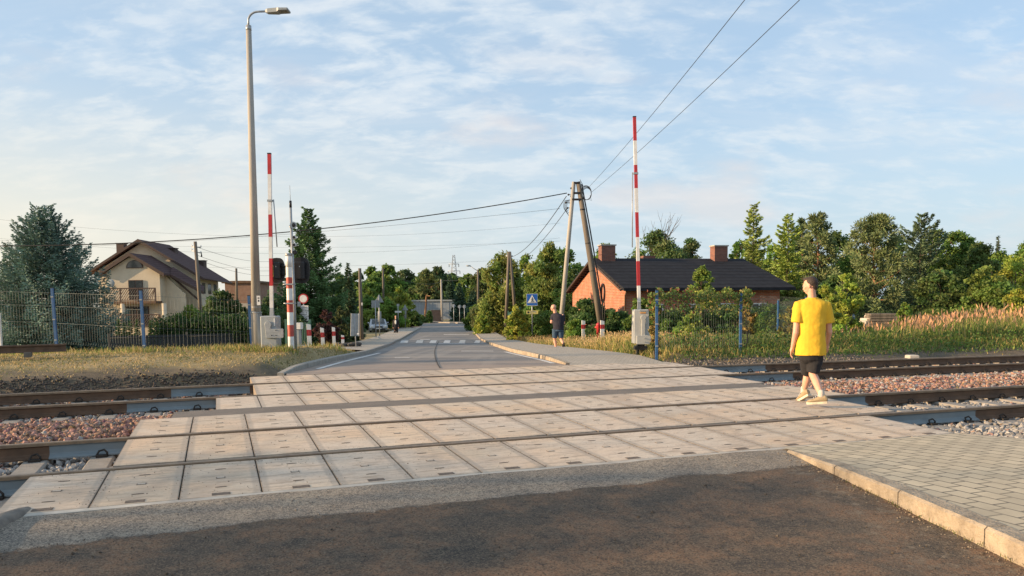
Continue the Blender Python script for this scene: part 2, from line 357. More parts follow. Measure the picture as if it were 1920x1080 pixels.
def vcoord(t):
    g=N(t,'ShaderNodeNewGeometry').outputs['Position']; d=N(t,'ShaderNodeVectorMath',operation='DOT_PRODUCT'); d.inputs[1].default_value=(sA,cA,0); t.links.new(g,d.inputs[0]); return g,d.outputs['Value']
def apronmat():
    m,t,b=newmat('dusty asphalt with dark soil'); b.inputs['Roughness'].default_value=.92
    g,v=vcoord(t)
    n0=noise(t,1.1,7,.62,g); n1=noise(t,2.2,6,.65,g); n2=noise(t,9,6,.7,g); n3=noise(t,110,3,.7,g); n4=noise(t,45,4,.7,g)
    vor=N(t,'ShaderNodeTexVoronoi'); vor.inputs['Scale'].default_value=95; t.links.new(g,vor.inputs['Vector'])
    # dusty asphalt
    n5=noise(t,26,5,.75,g); ag=mrange(t,vor.outputs[1] if False else n3,.36,.64,0,1)
    c=ramp(t,n1,[(.3,(.25,.22,.185)),(.52,(.37,.315,.25)),(.75,(.50,.43,.33))])
    c=mixc(t,mrange(t,n5,.46,.62,0,.62),c,(.085,.08,.075)); c=mixc(t,mrange(t,n4,.52,.68,0,.6),c,(.48,.42,.34)); c=mixc(t,mrange(t,n3,.48,.6,0,.5),c,(.07,.066,.062))
    vo2=N(t,'ShaderNodeTexVoronoi'); vo2.inputs['Scale'].default_value=105; t.links.new(g,vo2.inputs['Vector']); sx=N(t,'ShaderNodeSeparateXYZ'); t.links.new(vo2.outputs['Color'],sx.inputs[0])
    def spk(c,a,b_,f,cc): return mixc(t,mrange(t,sx.outputs[0],a,b_,0,f),c,cc)
    c=spk(c,.74,.80,.6,(.50,.43,.34)); c=mixc(t,mrange(t,sx.outputs[1],.74,.80,0,.6),c,(.05,.048,.045))
    # soil
    s=ramp(t,n1,[(.3,(.06,.05,.042)),(.45,(.115,.085,.06)),(.58,(.24,.14,.08)),(.75,(.17,.13,.09))])
    s=mixc(t,mrange(t,n2,.48,.70,0,.7),s,(.035,.031,.028)); s=mixc(t,mrange(t,n5,.50,.66,0,.65),s,(.19,.145,.10)); s=mixc(t,mrange(t,n4,.53,.68,0,.6),s,(.024,.021,.019)); s=mixc(t,mrange(t,n3,.56,.68,0,.6),s,(.30,.235,.16)); s=mixc(t,mrange(t,sx.outputs[0],.80,.85,0,.6),s,(.24,.19,.13)); s=mixc(t,mrange(t,sx.outputs[1],.72,.80,0,.6),s,(.02,.018,.016))
    a=N(t,'ShaderNodeMath',operation='MULTIPLY_ADD'); a.inputs[1].default_value=.55; t.links.new(n0,a.inputs[0]); t.links.new(v,a.inputs[2])
    a2=N(t,'ShaderNodeMath',operation='MULTIPLY_ADD'); a2.inputs[1].default_value=.14; t.links.new(n2,a2.inputs[0]); t.links.new(a.outputs[0],a2.inputs[2]); a3_=N(t,'ShaderNodeMath',operation='MULTIPLY_ADD'); a3_.inputs[1].default_value=.16; t.links.new(n5,a3_.inputs[0]); t.links.new(a2.outputs[0],a3_.inputs[2]); a2=a3_
    k=mrange(t,a2.outputs[0],5.975,6.03,1,0)
    c=mixc(t,k,c,s)
    sp=N(t,'ShaderNodeSeparateXYZ'); t.links.new(g,sp.inputs[0])
    k2=mrange(t,n2,.50,.66,0,.75); xx=mrange(t,sp.outputs[0],2.05,2.6,0,1); mm=N(t,'ShaderNodeMath',operation='MULTIPLY'); t.links.new(k2,mm.inputs[0]); t.links.new(xx,mm.inputs[1])
    c=mixc(t,mm.outputs[0],c,(.30,.24,.17))
    t.links.new(c,b.inputs['Base Color'])
    h=N(t,'ShaderNodeMath',operation='MULTIPLY_ADD'); h.inputs[1].default_value=.5; t.links.new(n4,h.inputs[0]); t.links.new(n3,h.inputs[2])
    h2=N(t,'ShaderNodeMath',operation='MULTIPLY_ADD'); h2.inputs[1].default_value=1.2; t.links.new(k,h2.inputs[0]); t.links.new(h.outputs[0],h2.inputs[2])
    bump(t,b,h2.outputs[0],1.,.02); return m
M['apron']=apronmat()
def stripmat():
    m,t,b=newmat('asphalt infill strip'); b.inputs['Roughness'].default_value=.9; g=N(t,'ShaderNodeNewGeometry').outputs['Position']
    n1=noise(t,2,5,.6,g); n3=noise(t,80,3,.7,g); c=ramp(t,n1,[(.3,(.13,.115,.10)),(.7,(.20,.165,.135))]); c=mixc(t,mrange(t,n3,.45,.65,0,.5),c,(.07,.065,.06))
    t.links.new(c,b.inputs['Base Color']); bump(t,b,n3,.5,.01); return m
M['strip']=stripmat()
def slabmat():
    m,t,b=newmat('crossing slab concrete'); b.inputs['Roughness'].default_value=.8
    tc=N(t,'ShaderNodeTexCoord').outputs['Object']; sp=N(t,'ShaderNodeSeparateXYZ'); t.links.new(tc,sp.inputs[0]); oi=N(t,'ShaderNodeObjectInfo').outputs['Random']
    g=N(t,'ShaderNodeNewGeometry').outputs['Position']
    du=N(t,'ShaderNodeVectorMath',operation='DOT_PRODUCT'); du.inputs[1].default_value=(cA*1.3,-sA*1.3,0); t.links.new(g,du.inputs[0])
    dv=N(t,'ShaderNodeVectorMath',operation='DOT_PRODUCT'); dv.inputs[1].default_value=(sA*7,cA*7,0); t.links.new(g,dv.inputs[0])
    cu=N(t,'ShaderNodeCombineXYZ'); t.links.new(du.outputs['Value'],cu.inputs[0]); t.links.new(dv.outputs['Value'],cu.inputs[1]); t.links.new(oi,cu.inputs[2])
    n1=noise(t,1.3,6,.6,g); ns=noise(t,2.2,8,.68,cu.outputs[0]); n3=noise(t,30,5,.72,g); n4=noise(t,6,7,.72,cu.outputs[0])
    n6=noise(t,.45,4,.6,g)
    c=ramp(t,oi,[(0,(.50,.41,.305)),(.4,(.62,.49,.345)),(.7,(.67,.53,.38)),(1,(.55,.455,.35))])
    c=mixc(t,mrange(t,n1,.38,.62,0,.6),c,(.68,.47,.30))
    c=mixc(t,mrange(t,n6,.42,.6,.55,0),c,(.58,.51,.43))
    c=mixc(t,mrange(t,ns,.46,.66,0,.75),c,(.33,.255,.19))
    c=mixc(t,mrange(t,n4,.54,.68,0,.65),c,(.30,.21,.145))
    c=mixc(t,mrange(t,n3,.50,.72,0,.45),c,(.22,.18,.145))
    # dark rubber tracks along the driving direction
    gu=N(t,'ShaderNodeVectorMath',operation='DOT_PRODUCT'); gu.inputs[1].default_value=(.96,.28,0); t.links.new(g,gu.inputs[0]); tr=noise(t,1.,4,.5,gu.outputs['Value'] if False else g,sc3=(1.4,.12,1)); c=mixc(t,mrange(t,tr,.52,.66,0,.5),c,(.36,.28,.21))
    ab=N(t,'ShaderNodeMath',operation='ABSOLUTE'); t.links.new(sp.outputs[0],ab.inputs[0])
    e=mrange(t,ab.outputs[0],.232,.262,0,.5); c=mixc(t,e,c,(.30,.26,.215)); e2=mrange(t,ab.outputs[0],.294,.305,0,.55); c=mixc(t,e2,c,(.09,.075,.06))
    t.links.new(c,b.inputs['Base Color']); bump(t,b,n3,.25,.006); return m
M['slab']=slabmat()
M['slabdark']=pm('dark lifting slot',(.20,.155,.12),(.08,.066,.055),30,.9,.2)
M['slabplate']=pm('pale inset plate',(.60,.52,.42),(.36,.30,.24),14,.8,.1)
M['edge']=pm('concrete edge beam',(.58,.53,.45),(.34,.31,.27),3,.85,.3,50)
def paver(name,c1,c2,c3,rz,bw=.2,rh=.1,ms=.006,fac=.5):
    m,t,b=newmat(name); b.inputs['Roughness'].default_value=.85
    g=N(t,'ShaderNodeNewGeometry').outputs['Position']; mp=N(t,'ShaderNodeMapping'); mp.inputs['Rotation'].default_value=(0,0,rz); t.links.new(g,mp.inputs[0])
    # wavy joints read as interlocking blocks
    br=N(t,'ShaderNodeTexBrick'); br.inputs['Scale'].default_value=1; br.inputs['Brick Width'].default_value=bw; br.inputs['Row Height'].default_value=rh; br.inputs['Mortar Size'].default_value=ms; br.inputs['Mortar Smooth'].default_value=.3
    br.inputs['Color1'].default_value=(*c1,1); br.inputs['Color2'].default_value=(*c2,1); br.inputs['Mortar'].default_value=(*c3,1)
    t.links.new(mp.outputs[0],br.inputs[0]); n=noise(t,2.5,6,.6,g); n2=noise(t,60,3,.6,g)
    c=mixc(t,mrange(t,n,.4,.7,0,fac),br.outputs[0],tuple(x*.62 for x in c1)); c=mixc(t,mrange(t,n2,.5,.7,0,.25),c,tuple(x*.6 for x in c1))
    t.links.new(c,b.inputs['Base Color']); bump(t,b,br.outputs[1],-.5,.008); return m
M['paver']=paver('sand beige pavers',(.58,.48,.33),(.44,.37,.26),(.10,.085,.065),R(69.1),.2,.165,.010,.6)
M['paverfar']=paver('grey pavers',(.44,.385,.31),(.37,.325,.265),(.13,.12,.10),R(12))
M['kerb']=pm('sandy kerb stone',(.43,.36,.27),(.22,.18,.135),6,.9,1.0,34,det=11,bd=.02)
M['kerbgrey']=pm('grey kerb stone',(.34,.32,.28),(.25,.235,.21),5,.85,.35,50)
M['paintline']=pm('worn white road paint',(.74,.72,.68),(.42,.40,.38),9,.8,.1,det=8)
M['tyre']=pm('tyre rubber mark',(.03,.03,.03),(.06,.06,.06),14,.9,0)
M['carpaint']=pm('silver car paint',(.42,.44,.47),(.36,.38,.41),3,.25,0,metal=.6)

# ---------------------------------------------------------------- terrain
def Hgt(x,y):
    u,v=uv(x,y)
    c=(pl(LK,y)+pl(RK,y))/2
    if x<c: z=np.interp(v,[6.3,6.5,15.45,15.7,16.3,17,19,21,24,30,50,80,400],[-.25,-.34,-.34,-.22,.12,.20,.30,.34,.15,-.35,-1.05,-1.4,-1.4])
    else: z=np.interp(v,[6.3,6.5,15.45,15.9,16.6,18,20,24,30,50,80,400],[-.25,-.34,-.34,-.10,.0,.10,.12,.0,-.35,-1.05,-1.4,-1.4])
    z=float(z)+GRADE*u*(1 if v<20 else 0)
    if v>15 and y<130:
        xl=LS(y)-.05; xr=pl(RS,y)+.05; zz=zr(y)-.07
        if y>86: return min(z,-1.42)
        d=max(xl-x,x-xr)
        w_=1 if d<0 else max(0,1-d/(.55 if y<27 else 1.6))
        z=z*(1-w_)+min(zz,zz)*w_
    if v<6.4: z=-.30
    return z+ (0.02*math.sin(x*2.3+y*1.1)*math.cos(y*2.1-x) if v>16 else 0)
def Hs(x,y): return Hgt(x,y)
def axis(a): 
    out=[]
    for lo_,hi_,st in a: out+=list(np.arange(lo_,hi_,st))
    return out
gx=axis([(-900,-200,100),(-200,-60,14),(-60,-24,3),(-24,24,.3),(24,60,3),(60,200,14),(200,901,100)])
gy=axis([(-60,-6,9),(-6,5,1.5),(5,32,.3),(32,60,1.0),(60,130,3),(130,400,30),(400,1801,200)])
V=np.array([(x,y,Hgt(x,y)) for y in gy for x in gx]); nx=len(gx)
Fc=[(j*nx+i,j*nx+i+1,(j+1)*nx+i+1,(j+1)*nx+i) for j in range(len(gy)-1) for i in range(nx-1)]
tag(npmesh('ground',V,Fc,M['ground'],smooth=True),kind='structure')
def sheet(name,left,right,mat,kind='structure'):
    V=[];n=len(left)
    for a,b in zip(left,right):
        for k in range(7): t=k/6; V.append(tuple(Vector(a)*(1-t)+Vector(b)*t))
    fs=[(i*7+k,i*7+k+1,i*7+k+8,i*7+k+7) for i in range(n-1) for k in range(6)]
    o=npmesh(name,V,fs,mat,smooth=True)
    return tag(o,kind=kind)
# far road
ys=[16.9]+list(np.arange(17.2,88,1.2))+[88]
def uvedge(u,v): return tw(u,v)
Lp=[];Rp=[]
# first strip runs from the crossing edge
p0=tw(1.25,16.0); p1=tw(7.6,15.98)
MBr=MB()
ysl=np.linspace(0,1,70)
for t_ in ysl:
    yl=15.75+(88-15.75)*t_**1.4; yr=17.9+(88-17.9)*t_**1.4
    xl=pl(LK,yl); xr=pl(RK,yr)
    Lp.append((xl,yl,zr(yl))); Rp.append((xr,yr,zr(yr)))
Lp[0]=(p0.x,p0.y,.055); Rp[0]=(p1.x,p1.y,.045)
sheet('road',Lp,Rp,M['road'])
# bend to the left and side road to the right
def poly(name,pts,mat,kind='structure'):
    mb=MB(); mb.add(pts,[tuple(range(len(pts)))]); return tag(mb.build(name,mat),kind=kind)
zf=-1.3
poly('road',[(-10.3,88,zf),(-4.9,88,zf),(3,89.5,zf),(14,91,zf),(14,97,zf),(2,95.5,zf),(-3.5,96,zf),(-5.2,101,zf),(-8.5,109,zf),(-16,117,zf),(-60,124,zf),(-60,112,zf),(-20,105,zf),(-13.5,98,zf)],M['road'])
mb=MB()
for pts in ([(-3.3,96.2),(-5.0,101.2),(-8.3,109.2),(-16,117.3),(-60,124.3)],):
    for a,b in zip(pts,pts[1:]):
        a=Vector((*a,zf)); b=Vector((*b,zf)); n_=Vector((b.y-a.y,-(b.x-a.x),0)).normalized()
        if n_.y<0: n_=-n_
        mb.add([a,b,b+n_*2.2,a+n_*2.2,a+Vector((0,0,.12)),b+Vector((0,0,.12)),b+n_*2.2+Vector((0,0,.12)),a+n_*2.2+Vector((0,0,.12))],[(4,5,6,7),(0,1,5,4)])
tag(mb.build('pavement',M['paverfar']),kind='structure')
# left pavement, right pavement
yy=list(np.linspace(27,87,40))
sheet('pavement',[(LS(y),y,zr(y)+.11) for y in yy],[(pl(LK,y)-.10,y,zr(y)+.113) for y in yy],M['paverfar'])
def rsw(y): 
    return zr(y)+.11
yy2=[18.0,18.3,18.6]+list(np.linspace(19,87,50))
def rkz(y): return zr(y)+float(np.interp(y,[17.3,20,24],[.02,.10,.12]))
pvL=[tuple(tw(7.45,16.02,.045)+Vector((0,0,0)))]+[(pl(RK,y)+.09,y,rkz(y)-.004) for y in yy2]
pvR=[tuple(tw(9.75,15.45+.05,.05))]+[(pl(RS,y),y,rkz(y)) for y in yy2]
sheet('pavement',pvL,pvR,M['paverfar'])
# ---------------------------------------------------------------- kerbs (one stone after another along the road edge)
def kerbline(pts,mat,h=.12,wd=.14,name='kerb',seg=1.0,hfun=None,side=-1,stone_gap=.012):
    """pts: road-side top edge; side=-1 stone lies to the left of travel"""
    mb=MB(); P=[Vector(p) for p in pts]; 
    # resample
    d=[0]
    for a,b in zip(P,P[1:]): d.append(d[-1]+(b-a).length)
    def smp(s):
        s=min(max(s,0),d[-1]); i=max(0,min(len(P)-2,int(np.searchsorted(d,s)-1))); t=(s-d[i])/max(1e-6,d[i+1]-d[i]); return P[i].lerp(P[i+1],t)
    n=int(d[-1]/seg)+1
    for k in range(n):
        a=smp(k*seg+stone_gap/2); b=smp((k+1)*seg-stone_gap/2)
        if (b-a).length<.1: continue
        t=(b-a).normalized(); n_=Vector((-t.y,t.x,0)).normalized()*(-side) 
        n_=-n_
        c=.018; dn=Vector((0,0,-(h+.12)))
        ring=lambda p:[p+dn,p+Vector((0,0,-c)),p-n_*-c,p+n_*wd,p+n_*wd+dn]
        mb.loft([ring(a),ring(b)],0,False)
    return tag(mb.build(name,mat),kind='structure')
kerbline([(pl(LK,y),y,zr(y)+float(np.interp(y,[15.7,16.6,19],[.02,.11,.12]))) for y in np.linspace(15.75,88,60)],M['kerbgrey'],side=1)
kerbline([(pl(RK,y),y,rkz(y)) for y in np.linspace(18.0,88,60)],M['kerb'],side=-1)
# ---------------------------------------------------------------- near apron, near pavement and kerb
V=[];uu=np.arange(-9,7.6,.12); vv=np.arange(-6,6.38,.12)
def apz(u,v): return float(np.interp(v,[0,4,6.4],[-.10,-.085,-.045]))
mb=MB()
for v in vv:
    for u in uu:
        p=tw(u,v,0); p.z=apz(u,v)+.006*math.sin(u*5+v*3)*math.cos(v*4.1-u*2); V.append(tuple(p))
nu=len(uu); fs=[(j*nu+i,j*nu+i+1,(j+1)*nu+i+1,(j+1)*nu+i) for j in range(len(vv)-1) for i in range(nu-1)]
tag(npmesh('road',V,fs,M['apron'],smooth=True),kind='structure')
KP=[(3.05,-2,.06),(3.02,1,.06),(2.95,4.0,.055),(2.92,4.8,.05),(2.86,5.99,.035),(2.80,6.75,.015),(2.76,7.2,-.005),(2.74,7.62,-.03)]
kerbline(KP[::-1],M['kerb'],h=.10,wd=.15,side=1,seg=.98)
mb=MB()
A=[Vector(p)+Vector((.13,0,-.003)) for p in KP]
Bp=[Vector((11.,-2,.06)),Vector((10,1,.06)),Vector((8.6,4.0,.05)),Vector((7.6,5.2,.04)),Vector((6.6,6.6,.02)),Vector((5.9,7.4,.005)),Vector((5.35,8.0,-.01)),Vector((5.0,8.52,-.032))]
A[-1]=tw(5.3,6.36,-.03)+Vector((0.03,0,0))
sheet('pavement',[tuple(a) for a in A],[tuple(b) for b in Bp],M['paver'])
# edge strip of that pavement
kerbline([tuple(b+Vector((0,0,.002))) for b in Bp][::-1],M['kerb'],h=.03,wd=.06,side=-1,seg=1)
# low kerb stub at the left edge of the apron
mb=MB(); a=Vector((-3.66,5.74,-.03)); b=Vector((-3.50,4.5,-.0))
t=(b-a).normalized(); n_=Vector((-t.y,t.x,0))
rings=[]
for k in range(9):
    p=a.lerp(b,k/8); r_=.5 if k==0 else (.85 if k==1 else 1)
    rings.append([p-n_*-.0+n_*q[0]*r_*.085+Vector((0,0,q[1]*r_*.075-.05)) for q in ((-1,-.9),(-1,.3),(-.75,.8),(0,1),(.75,.8),(1,.3),(1,-.9))])
mb.loft(rings,0,True); tag(mb.build('kerb',pm('old kerb stone',(.24,.21,.175),(.13,.115,.10),7,.9,.8,40)),kind='structure')
# ---------------------------------------------------------------- road markings
def flat(name,pts,mat): return poly(name,pts,mat)
mk=MB()
def gp(x,y,dz=.006):
    D=30.
    for _ in range(60):
        p=at(x,y,D); e=(zr(D)+dz)-p.z; s_=(p.z-CH)/D; D=max(8,D+ .5*e/(s_ if abs(s_)>1e-4 else -1e-4))
    p=at(x,y,D); return (p.x,p.y,zr(p.y)+dz)
zb=MB()
for x0,x1,w_ in ((751,765,1),(780,793,1),(806,818,0),(832,844,0),(861,872,1),(890,900,1)):
    (zb if w_ else mk).add([gp(x0-1,643),gp(x1-1,643),gp(x1+1,638),gp(x0+2,638)],[(0,1,2,3)])
for x0,x1,y_ in ((832,880,627.2),(788,806,636.4),(865,925,658.2),(822,872,643.8),(740,768,670.3)):
    mk.add([gp(x0,y_+.35),gp(x1,y_+.35),gp(x1,y_-.35),gp(x0,y_-.35)],[(0,1,2,3)])
tag(zb.build('road_marking',pm('worn zebra paint',(.66,.65,.61),(.34,.33,.31),2.5,.8,.1,det=9)),kind='structure')
def line(x0,y0,x1,y1,w_):
    n=6
    a=Vector((x0,y0,0)); b=Vector((x1,y1,0)); t=(b-a).normalized(); n_=Vector((-t.y,t.x,0))*w_/2
    for k in range(n):
        p=a.lerp(b,k/n); q=a.lerp(b,(k+1)/n)
        mk.add([Vector((*(p-n_).xy,zr(p.y)+.006)),Vector((*(q-n_).xy,zr(q.y)+.006)),Vector((*(q+n_).xy,zr(q.y)+.006)),Vector((*(p+n_).xy,zr(p.y)+.006))],[(3,2,1,0)])
line(-4.35,17.2,-4.72,27.5,.13); line(1.0,18.6,-.25,27.5,.13)
tag(mk.build('road_marking',M['paintline']),kind='structure')
ty=MB(); Q_=[gp(*q,.009) for q in ((825.6,690),(821.5,684),(818.4,677),(816,669),(815,662),(815.6,655.6),(817.5,650),(820,645),(823,640))]
for a,b in zip(Q_,Q_[1:]):
    a,b=Vector(a),Vector(b); w_=.017; ty.add([a-Vector((w_,0,0)),a+Vector((w_,0,0)),b+Vector((w_,0,0)),b-Vector((w_,0,0))],[(0,1,2,3)])
tag(ty.build('tyre_mark',M['tyre']),kind='structure')
# ---------------------------------------------------------------- level crossing slabs
def basis(u,v0,v1):
    a=tw(u,v0,slabz(v0)); b=tw(u,v1,slabz(v1)); ey=(b-a).normalized(); ex=(tw(u+.1,v0)-tw(u-.1,v0)).normalized(); ez=ex.cross(ey).normalized(); ex=ey.cross(ez)
    m=Matrix((ex,ey,ez)).transposed().to_4x4(); m.translation=(a+b)/2; return m
ORD=['first','second','third','fourth','fifth','sixth','seventh','eighth','ninth','tenth','eleventh','twelfth','thirteenth','fourteenth','fifteenth','sixteenth','seventeenth']
S=.622
rows=[('front row, between asphalt apron and nearest rail',6.45,7.675,-1.577,15),
('row between the two rails of the near track',7.865,9.150,-.955,15),
('row just behind the near track, beside the asphalt strip',9.315,10.65,-.955,16),
('row just behind the asphalt strip, before the far track',11.62,13.06,-.07,15),
('row between the two rails of the far track',13.25,14.54,.552,15),
('back row of the crossing, next to the far road',14.70,16.0,.552,15)]
for desc,v0,v1,u0,n in rows:
    wv=v1-v0; proto=None
    for k in range(n):
        u=u0+S*(k+.5)
        if proto is None:
            b=MB(); b.bbox((0,0,-.08),(S-.009,wv,.16),.003); o=b.build('crossing_slab',M['slab']); proto=o
            for s_ in (-1,1):
                q=MB(); q.prism([(-.045,-.004),(.0,-.010),(.045,-.004),(.045,.004),(0,.010),(-.045,.004)],.0,.003); sl=q.build('lifting_slot',M['slabdark'],o); sl.location=(0,s_*wv*.27,.0005)
            q=MB(); q.box((0,0,.001),(.075,.05,.004),1); q.box((0,0,.0025),(.06,.036,.004),0); q.build('inset_plate',[M['slabplate'],M['slabdark']],o)
            if v0<7:
                q=MB(); q.box((0,-wv*.5+.06,.001),(.14,.07,.003),0); q.build('edge_recess',M['slabdark'],o)
        else: o=copy_tree(proto)
        o.matrix_world=basis(u,v0,v1)@Matrix.Translation((0,0,random.Random(k+int(v0*10)).uniform(-.0015,.001)))@Matrix.Rotation(random.Random(k*7+int(v0)).uniform(-.0015,.0015),4,'Y')
        tag(o,'concrete crossing slab, %s from the left in the %s'%(ORD[k],desc),'crossing slab','concrete slabs of the level crossing')
def vstrip(name,u0,u1,v0,v1,z0,z1,mat,th=.1,n=20,lab=None,cat=None,kind=None):
    mb=MB(); rings=[]
    for k in range(n+1):
        u=u0+(u1-u0)*k/n; a=tw(u,v0,z0); b=tw(u,v1,z1); d=Vector((0,0,-th)); rings.append([a+d,b+d,b,a])
    mb.loft(rings,0,False); o=mb.build(name,mat); return tag(o,lab,cat,None,kind)
vstrip('edge_beam',-1.58,7.78,6.375,6.445,-.050,-.046,M['edge'],.2,24,'pale concrete edge beam in front of the first slab row','edge beam')
vstrip('asphalt_strip',-.6,8.9,10.66,11.61,.031,-.011,M['strip'],.1,20,kind='structure')
# ---------------------------------------------------------------- rails
def rail(v,zc,u0,u1,paint,label,side):
    sec=[(-.075,-.172),(-.075,-.158),(-.02,-.135),(-.0085,-.12),(-.0085,-.05),(-.036,-.035),(-.036,-.008),(-.026,0),(.026,0),(.036,-.008),(.036,-.035),(.0085,-.05),(.0085,-.12),(.02,-.135),(.075,-.158),(.075,-.172)]
    mb=MB(); us=sorted(set(list(np.arange(u0,u1+.1,1.0))+[x for p in paint for x in p])); n=len(sec)
    P=[]
    for u in us:
        for a,b in sec: P.append(tw(u,v+a,zc+b))
    mb.v=[tuple(p) for p in P]
    for k in range(len(us)-1):
        um=(us[k]+us[k+1])/2; pt=any(a<um<b for a,b in paint)
        for i in range(n):
            j=(i+1)%n; mb.f.append((k*n+i,k*n+j,k*n+n+j,k*n+n+i)[::-1]); top= 5<=i<=9
            mb.m.append(1 if top else (2 if pt else 0)); mb.sm.append(False)
    o=mb.build('rail',[M['rust'],M['railtop'],M['greyprimer']]); return tag(o,label,'rail','rails of the two tracks')
rail(R1,0,-40,60,[(-4,-1.5),(7.6,9.6)],'nearest running rail, with blue grey painted web at the right',1)
rail(R2,.043,-40,60,[(-1.7,-.9),(8.3,9.2)],'second rail from the camera, painted patch left of the slabs',1)
rail(R3,.007,-40,60,[(-1.35,-.05),(9.1,11.1)],'third rail from the camera, just behind the asphalt strip',1)
rail(R4,.0526,-40,60,[(-.8,.5),(9.7,11.6)],'farthest running rail, at the foot of the grass banks',1)
# ---------------------------------------------------------------- ballast bed, sleepers
def bz(u,v):
    c=np.interp(v,[6.2,6.7,7.0,9.9,10.4,11.3,12.0,12.4,15.3,15.7],[-.12,-.16,-.205,-.19,-.12,-.11,-.15,-.205,-.175,-.12])
    return float(c)
V=[];us=np.concatenate([np.arange(-40,-12,2.),np.arange(-12,34,.2),np.arange(34,60,2.)]); vs_=np.arange(6.2,15.9,.1)
rg=np.random.default_rng(5)
for v in vs_:
    for u in us:
        far=1 if (u<-1 or u>8.8) else 0
        p=tw(u,v,bz(u,v)-.018-(0 if far else .12)+rg.uniform(-.012,.012))
        V.append(tuple(p))
nu=len(us); fs=[(j*nu+i,j*nu+i+1,(j+1)*nu+i+1,(j+1)*nu+i) for j in range(len(vs_)-1) for i in range(nu-1)]
def bedmat():
    m,t,b=newmat('ballast bed'); b.inputs['Roughness'].default_value=.95; g=N(t,'ShaderNodeNewGeometry').outputs['Position']
    v_=N(t,'ShaderNodeTexVoronoi'); v_.inputs['Scale'].default_value=20; t.links.new(g,v_.inputs['Vector']); c=ramp(t,v_.outputs[1],[(.2,(.09,.07,.06)),(.5,(.20,.13,.10)),(.8,(.24,.22,.20))])
    t.links.new(c,b.inputs['Base Color']); bump(t,b,v_.outputs[0],.8,.04); return m
tag(npmesh('ballast_bed',V,fs,bedmat(),smooth=False),kind='structure')
# sleepers
sp0=MB(); sp0.bbox((0,0,-.1),(.25,2.5,.2),.02)
proto=sp0.build('sleeper',pm('sleeper concrete',(.34,.31,.27),(.22,.20,.175),5,.9,.4,50))
cm=None
for s_ in (-1,1):
    for e_ in (-1,1):
        if cm is None:
            q=MB(); q.tube([(-.045,.0,-.01),(-.05,.0,.045),(-.02,-.015,.075),(.03,-.025,.06),(.05,.005,.02),(.04,.035,-.005)],.011,6); q.box((0,.01,.012),(.11,.07,.026))
            o=q.build('rail_clip',M['clip'],proto); cm=o.data
        else: o=bpy.data.objects.new('rail_clip',cm); col.objects.link(o); o.parent=proto
        o.location=(0,s_*.7525+e_*.10,.0)
        if e_<0: o.rotation_euler=(0,0,math.pi)
first=True
def tsl(u,va,vb,za,zb):
    a=tw(u,va,za-.178); b=tw(u,vb,zb-.178); ey=(b-a).normalized(); ex=(tw(u+.1,va)-tw(u-.1,va)).normalized(); ez=ex.cross(ey).normalized(); ex=ey.cross(ez)
    m=Matrix((ex,ey,ez)).transposed().to_4x4(); m.translation=(a+b)/2; return m
for tn,(va,vb,za,zb,rl,rr) in {'near':(R1,R2,0,.043,(-9.6,-1.2),(8.75,18)),'far':(R3,R4,.007,.0526,(-12,-.35),(9.9,28))}.items():
    ul=list(np.arange(rl[1],rl[0],-.62)); ur=list(np.arange(rr[0],rr[1],.62))
    for side,lst in (('left',ul),('right',ur)):
        for k,u in enumerate(lst):
            o=proto if first else copy_tree(proto); first=False
            o.matrix_world=tsl(u,va,vb,za,zb)
            tag(o,'concrete sleeper under the %s track %s of the crossing, number %s out from the slabs'%(tn,side,['one','two','three','four','five','six','seven','eight','nine','ten','eleven','twelve','thirteen','fourteen','fifteen','sixteen','seventeen','eighteen','nineteen','twenty','twenty-one','twenty-two','twenty-three','twenty-four','twenty-five','twenty-six','twenty-seven','twenty-eight','twenty-nine','thirty'][k]),'sleeper','concrete sleepers')
# stones
ph=(1+5**.5)/2
ICO=np.array([(-1,ph,0),(1,ph,0),(-1,-ph,0),(1,-ph,0),(0,-1,ph),(0,1,ph),(0,-1,-ph),(0,1,-ph),(ph,0,-1),(ph,0,1),(-ph,0,-1),(-ph,0,1)],float)/1.9
ICF=np.array([(0,11,5),(0,5,1),(0,1,7),(0,7,10),(0,10,11),(1,5,9),(5,11,4),(11,10,2),(10,7,6),(7,1,8),(3,9,4),(3,4,2),(3,2,6),(3,6,8),(3,8,9),(4,9,5),(2,4,11),(6,2,10),(8,6,7),(9,8,1)])
def stones(name,P,size,colr,rg,label=None,kind='stuff'):
    n=len(P); Vv=ICO[None]*(1+rg.uniform(-.28,.28,(n,12,1)))
    Vv=Vv*rg.uniform(.55,1.2,(n,1,3))
    q=rg.normal(size=(n,4)); q/=np.linalg.norm(q,axis=1,keepdims=True); w_,x,y,z=q.T
    Rm=np.stack([1-2*(y*y+z*z),2*(x*y-z*w_),2*(x*z+y*w_),2*(x*y+z*w_),1-2*(x*x+z*z),2*(y*z-x*w_),2*(x*z-y*w_),2*(y*z+x*w_),1-2*(x*x+y*y)],1).reshape(n,3,3)
    Vv=np.einsum('nij,nkj->nki',Rm,Vv)*size[:,None,None]+P[:,None,:]
    Fv=(ICF[None]+12*np.arange(n)[:,None,None]).reshape(-1,3)
    return tag(npmesh(name,Vv.reshape(-1,3),Fv,M['stone'],np.repeat(colr,12,0),k=3),label,None,None,kind)
def twn(u,v,z):
    vv=v+KAP*u*u; return np.stack([vv*sA+u*cA, vv*cA-u*sA, z+GRADE*u],1)
rg=np.random.default_rng(11)
PU=[];PV=[];PC=[];PS=[]
